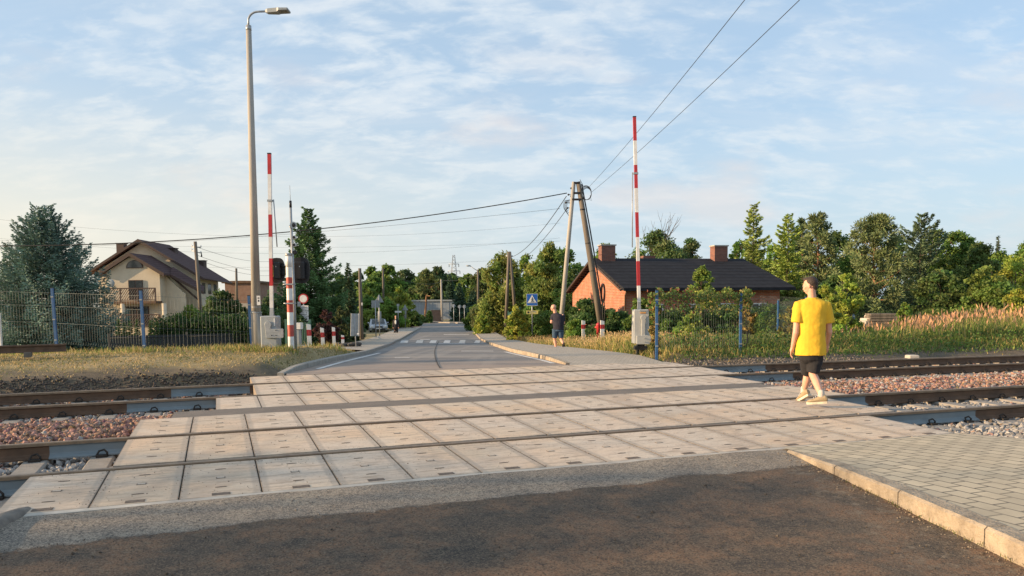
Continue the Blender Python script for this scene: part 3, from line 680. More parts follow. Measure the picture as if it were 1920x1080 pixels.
def strew(u0,u1,v0,v1,dens,size,redf):
    n=int((u1-u0)*(v1-v0)*dens); u=rg.uniform(u0,u1,n); v=rg.uniform(v0,v1,n)
    keep=np.ones(n,bool)
    for (va,vb,ub,ue) in ((R1,R2,-1.2,8.75),(R3,R4,-.35,9.9)):
        mid=(va+vb)/2; inl=(abs(v-mid)<1.28)
        ph_=np.where(u<2,(ub-u)/.62,(u-ue)/.62); dd=abs(ph_-np.round(ph_))*.62
        keep&=~(inl&(dd<.145)); keep&=~((abs(v-va)<.10)|(abs(v-vb)<.10))
    u,v=u[keep],v[keep]; n=len(u)
    r=rg.uniform(size=n)<np.array([redf(a) for a in v])
    cr=np.where(r[:,None],np.array([.30,.165,.115])*rg.uniform(.35,1.6,(n,1))+rg.uniform(-.02,.03,(n,3)),np.array([.30,.29,.275])*rg.uniform(.5,1.35,(n,1)))
    PU.append(u);PV.append(v);PC.append(np.clip(cr,.02,.8));PS.append(rg.uniform(.7,1.3,n)*size)
red=lambda v: .93 if 9.9<v<12.1 else (.35 if v>12.1 else (.12 if v>7 else .3))
redR=lambda v: .8 if 9.4<v<12.4 else (.5 if v>12.4 else .06)
redL=lambda v: .92 if 10.1<v<12.3 else (.35 if v>12.1 else .05)
strew(-5.8,-.9,6.3,12.4,520,.035,redL); strew(-7.6,0.62,11.2,15.75,480,.030,redL)
strew(7.7,13.,6.0,10.9,520,.035,redR); strew(8.7,20,9.3,12.6,470,.036,redR); strew(9.2,26,12.3,15.8,330,.034,redR); strew(20,30,9.3,13,260,.04,redR)
u=np.concatenate(PU);v=np.concatenate(PV);c=np.concatenate(PC);s=np.concatenate(PS)
ok=~((v<7.7)&(u>-1.58)&(u<7.75))&~((v>7.8)&(v<10.7)&(u>-.93)&(u<8.3))&~((v>9.25)&(v<10.7)&(u<9.0)&(u>-.93))&~((v>10.6)&(v<11.65)&(u>-.6)&(u<8.9))&~((v>11.6)&(v<13.1)&(u>-.07)&(u<9.25))&~((v>13.1)&(u>.55)&(u<9.9))
u,v,c,s=u[ok],v[ok],c[ok],s[ok]
z=np.interp(v,[6.2,6.7,7.0,9.9,10.4,11.3,12.0,12.4,15.3,15.7],[-.12,-.16,-.205,-.19,-.12,-.11,-.15,-.205,-.175,-.12])+rg.uniform(-.02,.018,len(u))
z+=np.where((v>10.2)&(v<11.9),.035*np.abs(np.sin(u*1.7+v)),0)
P_=twn(u,v,z)
# keep stones off the near pavement
pvx=(P_[:,1]<8.5)&(P_[:,0]>2)&((P_[:,0]-5.0)<-(P_[:,1]-8.5)*.62)
stones('ballast_stones',P_[~pvx],s[~pvx],c[~pvx],rg)
print('stones',len(u))
# ================================================================ vegetation
def quads(P,D,Lg,Wd,rg,colr,flat=None):
    """leaf quads at P along D (unit), length Lg, width Wd -> verts, faces, colours"""
    n=len(P); r=rg.normal(size=(n,3))
    if flat is not None: r=r*(1-flat)+np.array([0,0,1.])*flat*3
    S_=np.cross(D,r); S_/=np.linalg.norm(S_,axis=1,keepdims=True)+1e-9
    Lg=np.asarray(Lg).reshape(-1,1); Wd=np.asarray(Wd).reshape(-1,1)
    V=np.stack([P-D*Lg*.5,P+S_*Wd*.5,P+D*Lg*.5,P-S_*Wd*.5],1)
    Fq=np.arange(4*n).reshape(n,4)
    return V.reshape(-1,3),Fq,np.repeat(colr,4,0)
def unit(a): return a/(np.linalg.norm(a,axis=1,keepdims=True)+1e-9)
def jit(c,n,rg,s=.25,hue=.12):
    c=np.array(c)[None]*rg.uniform(1-s,1+s,(n,1)); c=c*(1+rg.uniform(-hue,hue,(n,3))); return np.clip(c,.004,.9)
def trunk(mb,base,top,r0,r1,rg,bend=.05,n=6):
    a=Vector(base);b=Vector(top);L=(b-a).length;P=[];rr=[]
    for k in range(n+1):
        t=k/n; p=a.lerp(b,t)
        if 0<k<n: p+=Vector((rg.uniform(-1,1),rg.uniform(-1,1),0))*L*bend*.5
        P.append(p); rr.append(r0+(r1-r0)*t)
    mb.tube(P,rr,7); return P
def decid(name,label,base,H,Rx,n,leaf,colr,seed,bark='bark',crown0=.15,group=None,lobes=None,droop=0,cat='tree',Ry=None,trunkr=None,sparse=0,shape=1.0,bare=0):
    """broad-leaved tree or shrub: limbs, and leaves in many uneven clumps through the crown"""
    rg=np.random.default_rng(seed); Ry=Ry or Rx; root=empty(name,base,0,label,cat,group)
    tr=trunkr or max(.03,H*.018); mb=MB(); P0=trunk(mb,(0,0,-.3),(rg.uniform(-.1,.1)*Rx,rg.uniform(-.1,.1)*Rx,H*.86),tr,tr*.2,rg,.03)
    K=lobes or int(44+H*4)
    zc0=H*crown0; Cs=[];Rs=[]
    for k in range(K):
        t=rg.uniform(0,1)**.9; z=zc0+(H-zc0)*(.04+.93*t)
        prof=math.sin(math.pi*min(1,max(.02,(.18+.82*t)**shape)))**.62 if t<.97 else .15
        a=rg.uniform(0,2*math.pi); rr=math.sqrt(rg.uniform(.04,1.0))*prof*.88*rg.uniform(.8,1.16)
        Cs.append((math.cos(a)*rr*Rx,math.sin(a)*rr*Ry,z)); Rs.append(rg.uniform(.17,.40)*Rx*(1.08-.5*t))
    Cs=np.array(Cs);Rs=np.array(Rs)
    # limbs to the clumps
    for k in range(0,K,2 if H>2.5 else 4):
        c=Cs[k]; zt=max(zc0*.8,c[2]-H*.16-abs(c[0])*.4); t=min(.99,zt/(H*.86)); i=min(5,int(t*6)); p=P0[i].lerp(P0[i+1],t*6-i)
        e=Vector(c); m_=p.lerp(e,.5)+Vector((rg.uniform(-.05,.05)*H,rg.uniform(-.05,.05)*H,.03*H)); mb.tube([p,m_,e],[tr*.35,tr*.22,tr*.07],5)
    if bare:
        for k in range(bare):
            a=rg.uniform(0,6.28); p=Vector((0,0,H*.75)); P=[p]; d=Vector((math.cos(a)*.8,math.sin(a)*.3,rg.uniform(.4,1))).normalized()
            for j in range(5):
                d=(d+Vector((rg.uniform(-.5,.5),rg.uniform(-.5,.5),rg.uniform(-.2,.5)))).normalized(); P.append(P[-1]+d*H*.09)
            mb.tube(P,[tr*.3,tr*.24,tr*.18,tr*.12,tr*.08,tr*.04],5)
            for j in (2,3,4):
                d2=(d+Vector((rg.uniform(-1,1),rg.uniform(-1,1),.3))).normalized(); mb.tube([P[j],P[j]+d2*H*.06,P[j]+d2*H*.11+Vector((0,0,.02*H))],[tr*.12,tr*.08,tr*.03],4)
    mb.build('trunk',M[bark],root)
    w_=Rs**2; w_=w_/w_.sum(); idx=rg.choice(K,n,p=w_)
    d=unit(rg.normal(size=(n,3))); rad=rg.uniform(.0,1.,n)**.45*(1+.32*rg.normal(size=n)*.6)
    P=Cs[idx]+d*(Rs[idx]*rad)[:,None]*np.array([1,1,.78])
    if droop: P[:,2]-=rg.uniform(0,droop,n)*Rs[idx]*2
    P[:,2]=np.maximum(P[:,2],.02)
    D=unit(rg.normal(size=(n,3))+np.array([0,0,-.6 if droop else .1]))
    cb=np.array([rg.uniform(.72,1.28) for _ in range(K)]); yl=np.array([rg.uniform(-1,1) for _ in range(K)])
    c=jit(colr,n,rg,.22,.08)*cb[idx][:,None]*np.array([.84,.89,.92]); c[:,0]*=1+.2*yl[idx]; c=np.clip(c,.004,.8)
    V,Fq,C=quads(P,D,leaf*rg.uniform(.8,1.7,n)*(1.8 if droop else 1.45),leaf*rg.uniform(.7,1.3,n),rg,c)
    npmesh('crown',V,Fq,M['leaf'],C,root)
    return root
def conif(name,label,base,H,Rr,n,leaf,colr,seed,group=None,bottom=.04,power=.85,droop=.25,cat='tree',bark='bark',up=.15,gap=0,whorl=None,irregular=.15,tops=1):
    """spruce-like tree: whorls of boughs, each bough a spray of needle twigs"""
    rg=np.random.default_rng(seed); root=empty(name,base,0,label,cat,group); mb=MB(); tr=max(.04,H*.014)
    mb.tube([(0,0,-.3),(0,0,H*.5),(0,0,H*.97)],[tr,tr*.6,tr*.1],7)
    nb=whorl or int(H*26); B0=[];B1=[];LB=[]
    for k in range(nb):
        t=(k+rg.uniform(0,1))/nb; z=H*(bottom+(1-bottom)*t*.985)
        L=Rr*max(.04,(1-t))**power*rg.uniform(1-irregular*1.6,1+irregular)*(1 if t>.12 else .8+.2*t/.12)
        if gap and rg.uniform()<gap: L*=.45
        a=k*2.39996+rg.uniform(-.4,.4); dz=-droop*L*(1-t*1.1)+up*L*t*2
        ox=0
        if tops>1 and t>.8: ox=(k%tops-(tops-1)/2)*.16*Rr
        p0=np.array([ox,0,z]); p1=np.array([math.cos(a)*L+ox,math.sin(a)*L,z+dz]); B0.append(p0);B1.append(p1);LB.append(L)
        if L>.25*Rr and k%2==0: mb.tube([tuple(p0),tuple((p0+p1)/2+np.array([0,0,.03*L])),tuple(p1)],[tr*.25,tr*.15,tr*.05],4)
    mb.build('trunk',M[bark],root)
    B0=np.array(B0);B1=np.array(B1);LB=np.array(LB)
    w_=LB**1.35+.02*Rr; w_/=w_.sum(); idx=rg.choice(nb,n,p=w_)
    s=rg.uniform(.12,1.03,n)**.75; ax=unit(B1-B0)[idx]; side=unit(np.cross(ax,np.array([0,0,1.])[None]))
    lat=rg.uniform(-1,1,n)*(LB[idx]*.42*(1.1-s)+leaf*.8); sag=-np.abs(lat)*.32-(rg.uniform(0,1,n)**1.6)*(LB[idx]*.16+.03*H/10)
    tip=np.where(s>.75,(s-.75)*LB[idx]*.5,0)
    P=B0[idx]+(B1-B0)[idx]*s[:,None]+side*lat[:,None]; P[:,2]+=sag+tip
    D=unit(ax*1.0+side*np.sign(lat)[:,None]*.8+rg.normal(size=(n,3))*.35+np.array([0,0,-.05]))
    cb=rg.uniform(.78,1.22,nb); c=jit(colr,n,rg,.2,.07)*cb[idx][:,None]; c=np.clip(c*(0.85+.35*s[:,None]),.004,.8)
    P[:,2]=np.maximum(P[:,2],.03)
    V,Fq,C=quads(P,D,leaf*rg.uniform(1.6,3.2,n),leaf*rg.uniform(.6,1.2,n),rg,c,.2)
    npmesh('crown',V,Fq,M['needle'],C,root)
    return root
def pine(name,label,base,H,Rr,n,leaf,colr,seed,group=None,crown0=.3,K=34,bark='pinebark',tr=None,lean=0):
    """pine: up-swept limbs each ending in a brush of long needles"""
    rg=np.random.default_rng(seed); root=empty(name,base,0,label,'tree',group); mb=MB(); tr=tr or H*.017
    top=Vector((lean,0,H*.95)); P0=trunk(mb,(0,0,-.3),top,tr,tr*.25,rg,.02); C=[];Rs=[];Ax=[]
    for k in range(K):
        t=(k+.5)/K; z=H*(crown0+(1-crown0)*t); L=Rr*(1-t)**.6*rg.uniform(.6,1.15)+.08*Rr; a=k*2.4+rg.uniform(-.5,.5)
        tt=min(.98,z*.93/(H*.95)); i=min(5,int(tt*6)); p=P0[i].lerp(P0[i+1],tt*6-i)
        d=Vector((math.cos(a),math.sin(a),rg.uniform(-.05,.30)+t*.7)); e=p+d.normalized()*L; m_=p.lerp(e,.55)+Vector((0,0,-.06*L))
        mb.tube([p,m_,e],[tr*.35,tr*.22,tr*.06],5)
        for q in range(5):
            f=.45+.6*q/5; c=p.lerp(m_,min(1,f*1.8)) if f<.55 else m_.lerp(e,(f-.55)/.45)
            C.append(tuple(c+Vector((rg.uniform(-1,1),rg.uniform(-1,1),rg.uniform(-.3,.6)))*L*.26)); Rs.append(rg.uniform(.11,.24)*Rr); Ax.append(tuple(d))
    mb.build('trunk',M[bark],root)
    C=np.array(C);Rs=np.array(Rs);Ax=unit(np.array(Ax)); kk=len(C); idx=rg.integers(0,kk,n)
    d=unit(rg.normal(size=(n,3))+Ax[idx]*.8+np.array([0,0,.4])); P=C[idx]+d*(Rs[idx]*rg.uniform(.1,1.05,n))[:,None]
    c=jit(colr,n,rg,.22,.08)*rg.uniform(.75,1.25,kk)[idx][:,None]
    V,Fq,Cc=quads(P,d,leaf*rg.uniform(1.5,2.8,n),leaf*rg.uniform(.5,.9,n),rg,np.clip(c,.004,.8)); npmesh('crown',V,Fq,M['needle'],Cc,root)
    return root
def blades(name,P,h,wd,colr,rg,lean=.35,label=None,kind='stuff',head=None):
    """grass: one bent two-segment blade per point"""
    n=len(P); a=rg.uniform(0,2*math.pi,n); s=np.stack([np.cos(a),np.sin(a),np.zeros(n)],1)*(wd/2)[:,None]
    l=rg.normal(size=(n,2))*lean; m_=P+np.stack([l[:,0]*h*.35,l[:,1]*h*.35,h*.6],1); t=P+np.stack([l[:,0]*h,l[:,1]*h,h*(1-.25*np.hypot(l[:,0],l[:,1]).clip(0,2))],1)
    V=np.stack([P-s,P+s,m_+s*.8,m_-s*.8,t+s*.15,t-s*.15],1).reshape(-1,3); b=6*np.arange(n)[:,None]
    Fq=np.concatenate([b+np.array([[0,1,2,3]]),b+np.array([[3,2,4,5]])]); C=np.repeat(colr,6,0)
    if head is not None:
        hc,hl,hw=head; ax=unit(t-m_); k=len(t)
        V2,F2,C2=quads(t+ax*hl*.3,ax,hl*rg.uniform(.7,1.3,k),hw*rg.uniform(.7,1.3,k),rg,jit(hc,k,rg,.25,.1)); F2=F2+len(V); V=np.concatenate([V,V2]);Fq=np.concatenate([Fq,F2]);C=np.concatenate([C,C2])
    return tag(npmesh(name,V,Fq,M['grass'],C),label,None,None,kind)
def HV(P): return np.array([Hgt(x,y) for x,y in P])
def scatter(n,x0,x1,y0,y1,cond,rg):
    x=rg.uniform(x0,x1,n);y=rg.uniform(y0,y1,n); k=np.array([cond(a,b) for a,b in zip(x,y)]); x,y=x[k],y[k]
    z=np.array([Hgt(a,b) for a,b in zip(x,y)]); return np.stack([x,y,z-.01],1)
rg=np.random.default_rng(21)
# left bank: dry mown grass with green tufts
def inleft(x,y): u,v=uv(x,y); return v>16.1 and x<LS(y)-.12
P=scatter(90000,-18,-4.6,12.,30,lambda x,y: inleft(x,y) and y<19.8+rg.uniform(-1,3)+(6 if x>-7.5 else 0),rg)
n=len(P); nz=np.sin(P[:,0]*1.9+2*np.sin(P[:,1]*1.3))*np.cos(P[:,1]*2.3+P[:,0]); u_,v_=uv(P[:,0],P[:,1]); pr=rg.uniform(size=n)
keep=pr<np.clip((v_-15.9+.8*nz)/2.6,.03,1)**1.3*np.where(nz>.45,.45,1); P=P[keep];nz=nz[keep];n=len(P)
gr=(rg.uniform(size=n)<.16+.35*(nz<-.35))[:,None]
c=np.where(gr,np.array([.18,.21,.065]),np.array([.50,.385,.19]))*rg.uniform(.55,1.25,(n,1)); blades('dry_grass',P,rg.uniform(.02,.075,n),rg.uniform(.010,.024,n),c,rg,1.0)
# taller tufts near fence, poles and posts
P=[]
for (x,y,k,s) in [(-6.9,19.6,500,.5),(-9.2,19.2,260,.4),(-12.1,20,260,.4),(-6.2,19.3,300,.3),(-5.6,18.8,260,.2),(-5.6,24,500,.6),(-6,29,500,.8),(-5.9,33,400,.7),(-14,19,500,1.2),(-12.3,20.3,400,.5),(-10.5,21,700,1.2),(-8,22,700,1.2),(-16,20.,500,.9)]:
    q=rg.normal(size=(k,2))*s; P.append(np.stack([x+q[:,0],y+q[:,1]],1))
P=np.concatenate(P); P=np.array([p for p in P if inleft(*p)]); P=np.column_stack([P,HV(P)]); n=len(P)
c=np.where((rg.uniform(size=n)<.5)[:,None],np.array([.19,.25,.06]),np.array([.50,.39,.16]))*rg.uniform(.6,1.2,(n,1)); blades('tall_grass',P,rg.uniform(.07,.22,n),rg.uniform(.01,.02,n),c,rg,.4)
# right verge: dense mixed grass
def inright(x,y): u,v=uv(x,y); return v>16.1 and x>pl(RS,y)+.05
P=scatter(105000,-1,17,15.,40,lambda x,y: inright(x,y) and x<3+ (y-14)*.9+6,rg); u_,v_=uv(P[:,0],P[:,1]); n=len(P)
nz=np.sin(P[:,0]*1.3+P[:,1]*.7)*np.cos(P[:,1]*1.1-P[:,0]*.6)
keep=rg.uniform(size=n)<np.clip((v_-16.3)/1.2,.1,1); P=P[keep];nz=nz[keep];v_=v_[keep];n=len(P)
dry=rg.uniform(size=n)<np.where(P[:,0]<6.0,.40,.22)+.25*(nz>.3)
c=np.where(dry[:,None],np.array([.46,.36,.14]),np.array([.17,.235,.055]))*rg.uniform(.5,1.25,(n,1)); h=rg.uniform(.08,.30,n)*np.clip((v_-15.6)/2.2,.4,1.25); blades('verge_grass',P,h,rg.uniform(.012,.026,n),c,rg,.45)
# pale dry seed grass round the bollards and beyond the walking man
P=[]
for (x,y,k,s) in [(2.2,27,900,.8),(3.6,26,900,.9),(1.4,33,900,.8),(.6,40,900,1.0),(.2,46,700,1.0),(-.9,58,500,1.2),(3,32,700,1.2),(5,30,500,1.5),(4.6,24,400,.8)]:
    q=rg.normal(size=(k,2))*[s,s*1.6]; P.append(np.stack([x+q[:,0],y+q[:,1]],1))
P=np.concatenate(P); P=np.array([p for p in P if inright(*p)]); P=np.column_stack([P,HV(P)]); n=len(P)
c=np.where((rg.uniform(size=n)<.7)[:,None],np.array([.56,.42,.17]),np.array([.24,.29,.075]))*rg.uniform(.6,1.2,(n,1)); blades('seed_grass',P,rg.uniform(.2,.46,n),rg.uniform(.012,.022,n),c,rg,.22,head=((.60,.42,.22),.07,.02))
# reed bed at the right, green stems with pinkish plumes
P=scatter(30000,7.5,27,17,32,lambda x,y: (lambda q: 18.6<q[1]<24.5+max(0,(x-10))*.12 and 13.5<q[0]<40)(uv(x,y)) and x/y>.40,rg); n=len(P)
u_,v_=uv(P[:,0],P[:,1]); hh=(1+.22*np.sin(P[:,0]*2.1+P[:,1])*np.cos(P[:,0]*.9-P[:,1]*1.7))*np.interp(P[:,0]/P[:,1],[.40,.5,.56,.62,.7,.9],[.3,.6,.72,.92,.86,.80])*rg.uniform(.7,1.15,n)
hd=rg.uniform(size=n)<np.interp(P[:,0]/P[:,1],[.40,.5,.53,.60,.66,.9],[.04,.12,.55,.18,.38,.30])
c=np.where((rg.uniform(size=n)<.3)[:,None],np.array([.48,.40,.16]),np.array([.18,.25,.06]))*rg.uniform(.6,1.25,(n,1))
blades('reeds',P[~hd],hh[~hd]*.85,rg.uniform(.02,.035,(~hd).sum()),c[~hd],rg,.25)
blades('plumed_reeds',P[hd],hh[hd],rg.uniform(.012,.02,hd.sum()),c[hd],rg,.16,head=((.60,.35,.20),.19,.040))
# weeds on the green strip between rails and fence at the right
P=scatter(26000,4.4,26,16,27,lambda x,y: (lambda q: 16.6<q[1]<20.8)(uv(x,y)) and x>pl(RS,y)+.4,rg); n=len(P)
D=unit(rg.normal(size=(n,3))+np.array([0,0,.8])); P[:,2]+=rg.uniform(.02,.42,n)*np.clip((uv(P[:,0],P[:,1])[1]-16.4)/1.8,.2,1); 
V,Fq,C=quads(P,D,rg.uniform(.06,.13,n),rg.uniform(.03,.06,n),rg,jit((.11,.18,.045),n,rg,.4,.2)); tag(npmesh('weeds',V,Fq,M['leaf'],C),kind='stuff')
# ---- trees
def T(x,D,ytop,wpx,base=None):
    """ground point, height and radius from measured picture numbers"""
    p=at(x,600,D); z=Hgt(p.x,p.y) if base is None else base; top=at(x,ytop,D).z
    return (p.x,p.y,z),top-z,wpx*D/F/2
def dt(x,D,yt,w_,n,colr,seed,label,name='tree',leaf=None,**k):
    b,H,r=T(x,D,yt,w_); return decid(name,label,b,H,r,n,leaf or D*.0021,colr,seed,**k)
def ct(x,D,yt,w_,n,colr,seed,label,name='spruce_tree',leaf=None,**k):
    b,H,r=T(x,D,yt,w_); return conif(name,label,b,H,r,n,leaf or D*.0016,colr,seed,**k)
def pt(x,D,yt,w_,n,colr,seed,label,leaf=None,**k):
    b,H,r=T(x,D,yt,w_); return pine('pine_tree',label,b,H,r,n,leaf or D*.0019,colr,seed,**k)
G1=(.15,.235,.05);G2=(.23,.32,.06);G3=(.105,.175,.05);GY=(.36,.40,.07);SP=(.08,.14,.075);BL=(.125,.20,.165);LA=(.23,.30,.075);PI=(.165,.21,.09)
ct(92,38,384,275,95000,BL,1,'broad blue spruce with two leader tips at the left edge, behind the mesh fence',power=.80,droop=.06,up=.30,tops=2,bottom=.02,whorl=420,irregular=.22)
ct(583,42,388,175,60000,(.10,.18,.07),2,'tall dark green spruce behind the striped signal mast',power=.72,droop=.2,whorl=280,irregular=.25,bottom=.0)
ct(655,52,490,62,9000,(.07,.12,.06),3,'small dark spruce right of the tall spruce, behind the grey roadside board',droop=.3)
ct(20,60,455,90,6000,SP,4,'thin spruce top showing at the far left behind the blue spruce')
# copper shrubs behind the left bollards
dt(612,36,578,46,3500,(.10,.05,.045),5,'dark red leaved shrub behind the left bollards','shrub',cat='shrub',crown0=.03)
dt(640,38,575,50,4200,(.10,.12,.045),6,'low dull green shrub between copper shrub and green fence','shrub',cat='shrub',crown0=.03)
dt(560,38,570,60,5000,(.075,.115,.045),7,'dark shrub behind the round no-entry sign','shrub',cat='shrub',crown0=.03)
dt(505,46,560,100,6000,(.085,.135,.05),8,'dark bush behind the left barrier cabinet','shrub',cat='shrub',crown0=.02)
# left garden
dt(415,46,548,95,8000,(.10,.16,.055),9,'round garden tree beside the wooden pole, in front of the cream house','tree',crown0=.08)
dt(355,40,573,75,5500,G2,10,'light green garden bush in front of the cream house wall','shrub',cat='shrub',crown0=.02)
dt(455,52,575,70,5000,(.085,.14,.055),11,'dark garden bush left of the concrete lamp post','shrub',cat='shrub',crown0=.02)
for i,(x,w_,yt) in enumerate([(222,16,598),(232,14,603),(243,15,600),(256,15,598),(282,16,600),(293,14,602)]):
    b,H,r=T(x,36,yt,w_); conif('thuja',['thuja cone nearest the blue spruce','second thuja cone from the blue spruce, the shortest','third thuja cone from the blue spruce','fourth thuja cone from the blue spruce, left of the blue fence post','thuja cone just right of the blue fence post','last thuja cone of the row, beside the hedge'][i],b,H,r,1600,.05,(.09,.16,.05),30+i,'young thujas in front of the cream house',cat='thuja',droop=0,power=.5)
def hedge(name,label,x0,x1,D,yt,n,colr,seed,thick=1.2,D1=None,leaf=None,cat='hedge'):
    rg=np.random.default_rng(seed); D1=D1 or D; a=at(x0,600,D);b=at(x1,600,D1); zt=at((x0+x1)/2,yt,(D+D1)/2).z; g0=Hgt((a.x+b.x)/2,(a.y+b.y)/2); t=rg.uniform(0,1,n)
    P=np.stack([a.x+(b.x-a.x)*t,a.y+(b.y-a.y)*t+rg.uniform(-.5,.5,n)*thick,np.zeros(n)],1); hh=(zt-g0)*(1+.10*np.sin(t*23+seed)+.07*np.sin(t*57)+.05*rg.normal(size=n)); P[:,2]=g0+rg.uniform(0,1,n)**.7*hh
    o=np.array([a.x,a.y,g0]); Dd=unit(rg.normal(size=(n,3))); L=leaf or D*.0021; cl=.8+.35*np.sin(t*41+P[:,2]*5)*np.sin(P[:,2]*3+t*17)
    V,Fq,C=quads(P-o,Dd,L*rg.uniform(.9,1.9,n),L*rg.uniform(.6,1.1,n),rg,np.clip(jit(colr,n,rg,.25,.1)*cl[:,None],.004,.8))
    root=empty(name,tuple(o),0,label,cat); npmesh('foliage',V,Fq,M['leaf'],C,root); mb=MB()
    for k in range(8):
        q=Vector(((b.x-a.x)*(k+.5)/8,(b.y-a.y)*(k+.5)/8,0)); mb.tube([q-Vector((0,0,.2)),q+Vector((.03,.02,(zt-g0)*.4)),q+Vector((-.05,.1,(zt-g0)*.8))],[.03,.02,.01],5)
    mb.build('stem',M['bark'],root); return root
hedge('hedge','long clipped dark green hedge behind the garden fence at the left',292,478,37,597,15000,(.06,.12,.04),41)
hedge('hedge','low hedge under the blue spruce behind the mesh fence',5,205,42,618,9000,(.06,.105,.05),42)
# woods and single trees behind the road
far=[(700,120,520,70,G1,'bushy tree behind the triangular warning sign'),(672,140,512,60,G3,'dark tree beyond the wooden pole left of the road'),(728,165,497,58,G1,'rounded tree crown of the far wood, left of the yellow green tree'),
(760,190,506,62,(.10,.13,.05),'hazy pale tree in the far wood'),(700,180,500,50,G1,'far wood tree right of the wooden pole'),(795,180,509,60,G3,'dark tree above the left end of the grey shed'),(822,170,500,50,(.08,.11,.045),'tree just behind the crooked pine'),(850,175,512,55,G3,'dark tree right above the grey shed'),
(880,160,516,60,G1,'tree beneath the lattice pylon'),(905,150,506,58,(.12,.15,.05),'pale tree beside the bent street lamp'),(640,130,515,60,G3,'dark tree behind the small spruce'),(545,120,540,90,G3,'far tree behind the signal mast')]
for i,(x,D,yt,w_,c,l) in enumerate(far): dt(x,D,yt,w_*1.25,7500,c,100+i,l,crown0=.05,leaf=D*.0024,group='trees of the far wood')
dt(752,88,538,52,7000,GY,120,'yellow green conical tree left of the road bend','tree',crown0=.03,shape=1.3)
dt(722,84,560,70,7000,G2,121,'light green bush behind the parked car','shrub',cat='shrub',crown0=.02)
dt(690,88,555,60,6000,G1,122,'bush left of the parked car','shrub',cat='shrub',crown0=.02)
dt(775,95,582,36,3500,G3,123,'dark rounded hedge plant at the end of the left pavement','shrub',cat='shrub',crown0=.0)
for i,(x,yt,w_) in enumerate([(791,590,16),(805,582,14)]): ct(x,112,yt,w_,1500,G3,124+i,['dark thuja left of the crooked pine','dark thuja at the foot of the crooked pine'][i],'thuja',cat='thuja',droop=0,power=.5)
hedge('hedge','clipped light hedge in front of the grey shed',772,792,108,595,2500,G1,43,1.5)
pt(797,118,505,56,7000,(.17,.21,.08),126,'crooked pine with orange trunk in front of the grey shed',crown0=.55,K=16,tr=.22,lean=.6)
ct(862,122,530,44,6000,(.06,.11,.07),127,'dark spruce right of the concrete pole')
ct(845,150,512,34,4000,(.07,.12,.07),128,'narrow dark spruce above the shed roof')
ct(888,135,545,50,5000,(.065,.12,.07),129,'broad dark spruce behind the round signs')
# right side of the road
dt(893,78,572,50,5000,G1,130,'green bush behind the three round signs','shrub',cat='shrub',crown0=.02)
dt(905,72,558,56,7000,(.17,.20,.08),131,'greyish bush below the bent street lamp','shrub',cat='shrub',crown0=.02)
dt(905,66,592,34,3500,GY,132,'small yellow green bush at the side road corner','shrub',cat='shrub',crown0=.0)
dt(942,70,472,105,17000,(.27,.31,.075),133,'tall birch with hanging yellow green foliage right of the road','birch_tree',bark='birchbark',droop=1.0,crown0=.12,shape=1.1)
dt(985,78,478,70,9000,G2,134,'slim leafy tree right of the twin wooden poles',crown0=.08)
dt(1033,62,455,100,14000,(.23,.28,.07),135,'tall yellow green tree left of the A-shaped pole',crown0=.1,droop=.5)
dt(1075,58,500,80,9000,G3,136,'dark dense tree behind the A-shaped pole',crown0=.05)
dt(1000,50,570,80,8000,G1,137,'broad green bush behind the blue crossing sign','shrub',cat='shrub',crown0=.02)
dt(968,47,572,48,6500,GY,138,'yellow green willow bush left of the blue crossing sign','shrub',cat='shrub',crown0=.0,shape=.9)
dt(1050,44,565,95,9000,G1,139,'dense bush behind the walking bald man','shrub',cat='shrub',crown0=.02)
dt(1100,40,563,100,11000,(.10,.17,.05),140,'dark green bush at the foot of the A-shaped pole','shrub',cat='shrub',crown0=.02)
dt(1150,34,580,100,9500,(.11,.18,.055),141,'bush left of the right barrier cabinet','shrub',cat='shrub',crown0=.0)
dt(1080,37,600,50,4000,G2,142,'light low bush beside the bollards at the right','shrub',cat='shrub',crown0=.0)
dt(1205,33,556,80,8000,G1,143,'bush directly behind the right barrier cabinet','shrub',cat='shrub',crown0=.0)
dt(1135,62,455,66,7000,G2,144,'slim tree left of the left brick chimney',crown0=.2)
dt(1232,62,436,150,15000,(.13,.18,.06),145,'half dead tree with bare crooked branches above the brick house roof',crown0=.35,bare=9)
dt(1295,66,447,84,8500,(.12,.18,.07),146,'rounded tree above the middle of the black roof',crown0=.3)
dt(1268,70,466,70,6000,G1,147,'small tree top between the chimneys',crown0=.3)
ct(1410,60,380,98,16000,LA,148,'tall loose larch right of the brick house','larch_tree',power=.55,droop=.35,gap=.25,whorl=150,irregular=.3)
ct(1475,50,400,90,17000,(.25,.33,.07),149,'bright drooping larch behind the boy','larch_tree',power=.5,droop=.55,whorl=140,irregular=.3)
pt(1530,56,395,120,16000,PI,150,'dark pine with up-swept limbs right of the bright larch',crown0=.12,K=40)
pt(1502,62,400,70,8000,(.10,.15,.075),166,'dark pine between the bright larch and the broad pine',crown0=.2,K=26)
pt(1638,44,400,150,26000,PI,151,'broad grey green pine with bare lower trunk above the stone stack',crown0=.16,K=48)
ct(1722,50,398,140,21000,(.10,.15,.08),152,'wide layered dark pine right of the broad grey green pine','pine_tree',power=.5,droop=.12,up=.3,gap=.3,whorl=95,irregular=.35)
dt(1790,52,433,110,15000,(.16,.24,.055),153,'leafy tree right of the layered pine',crown0=.1)
dt(1835,46,455,110,14000,(.14,.20,.055),154,'dense leafy tree in the row at the right',crown0=.05)
ct(1866,85,440,34,3000,(.05,.075,.05),155,'small lone spruce top on the right skyline',gap=.3)
dt(1900,48,478,110,13000,GY,156,'sunlit yellow green tree at the right edge',crown0=.05)
dt(1925,60,440,70,6000,G1,157,'taller tree cut by the right edge',crown0=.1)
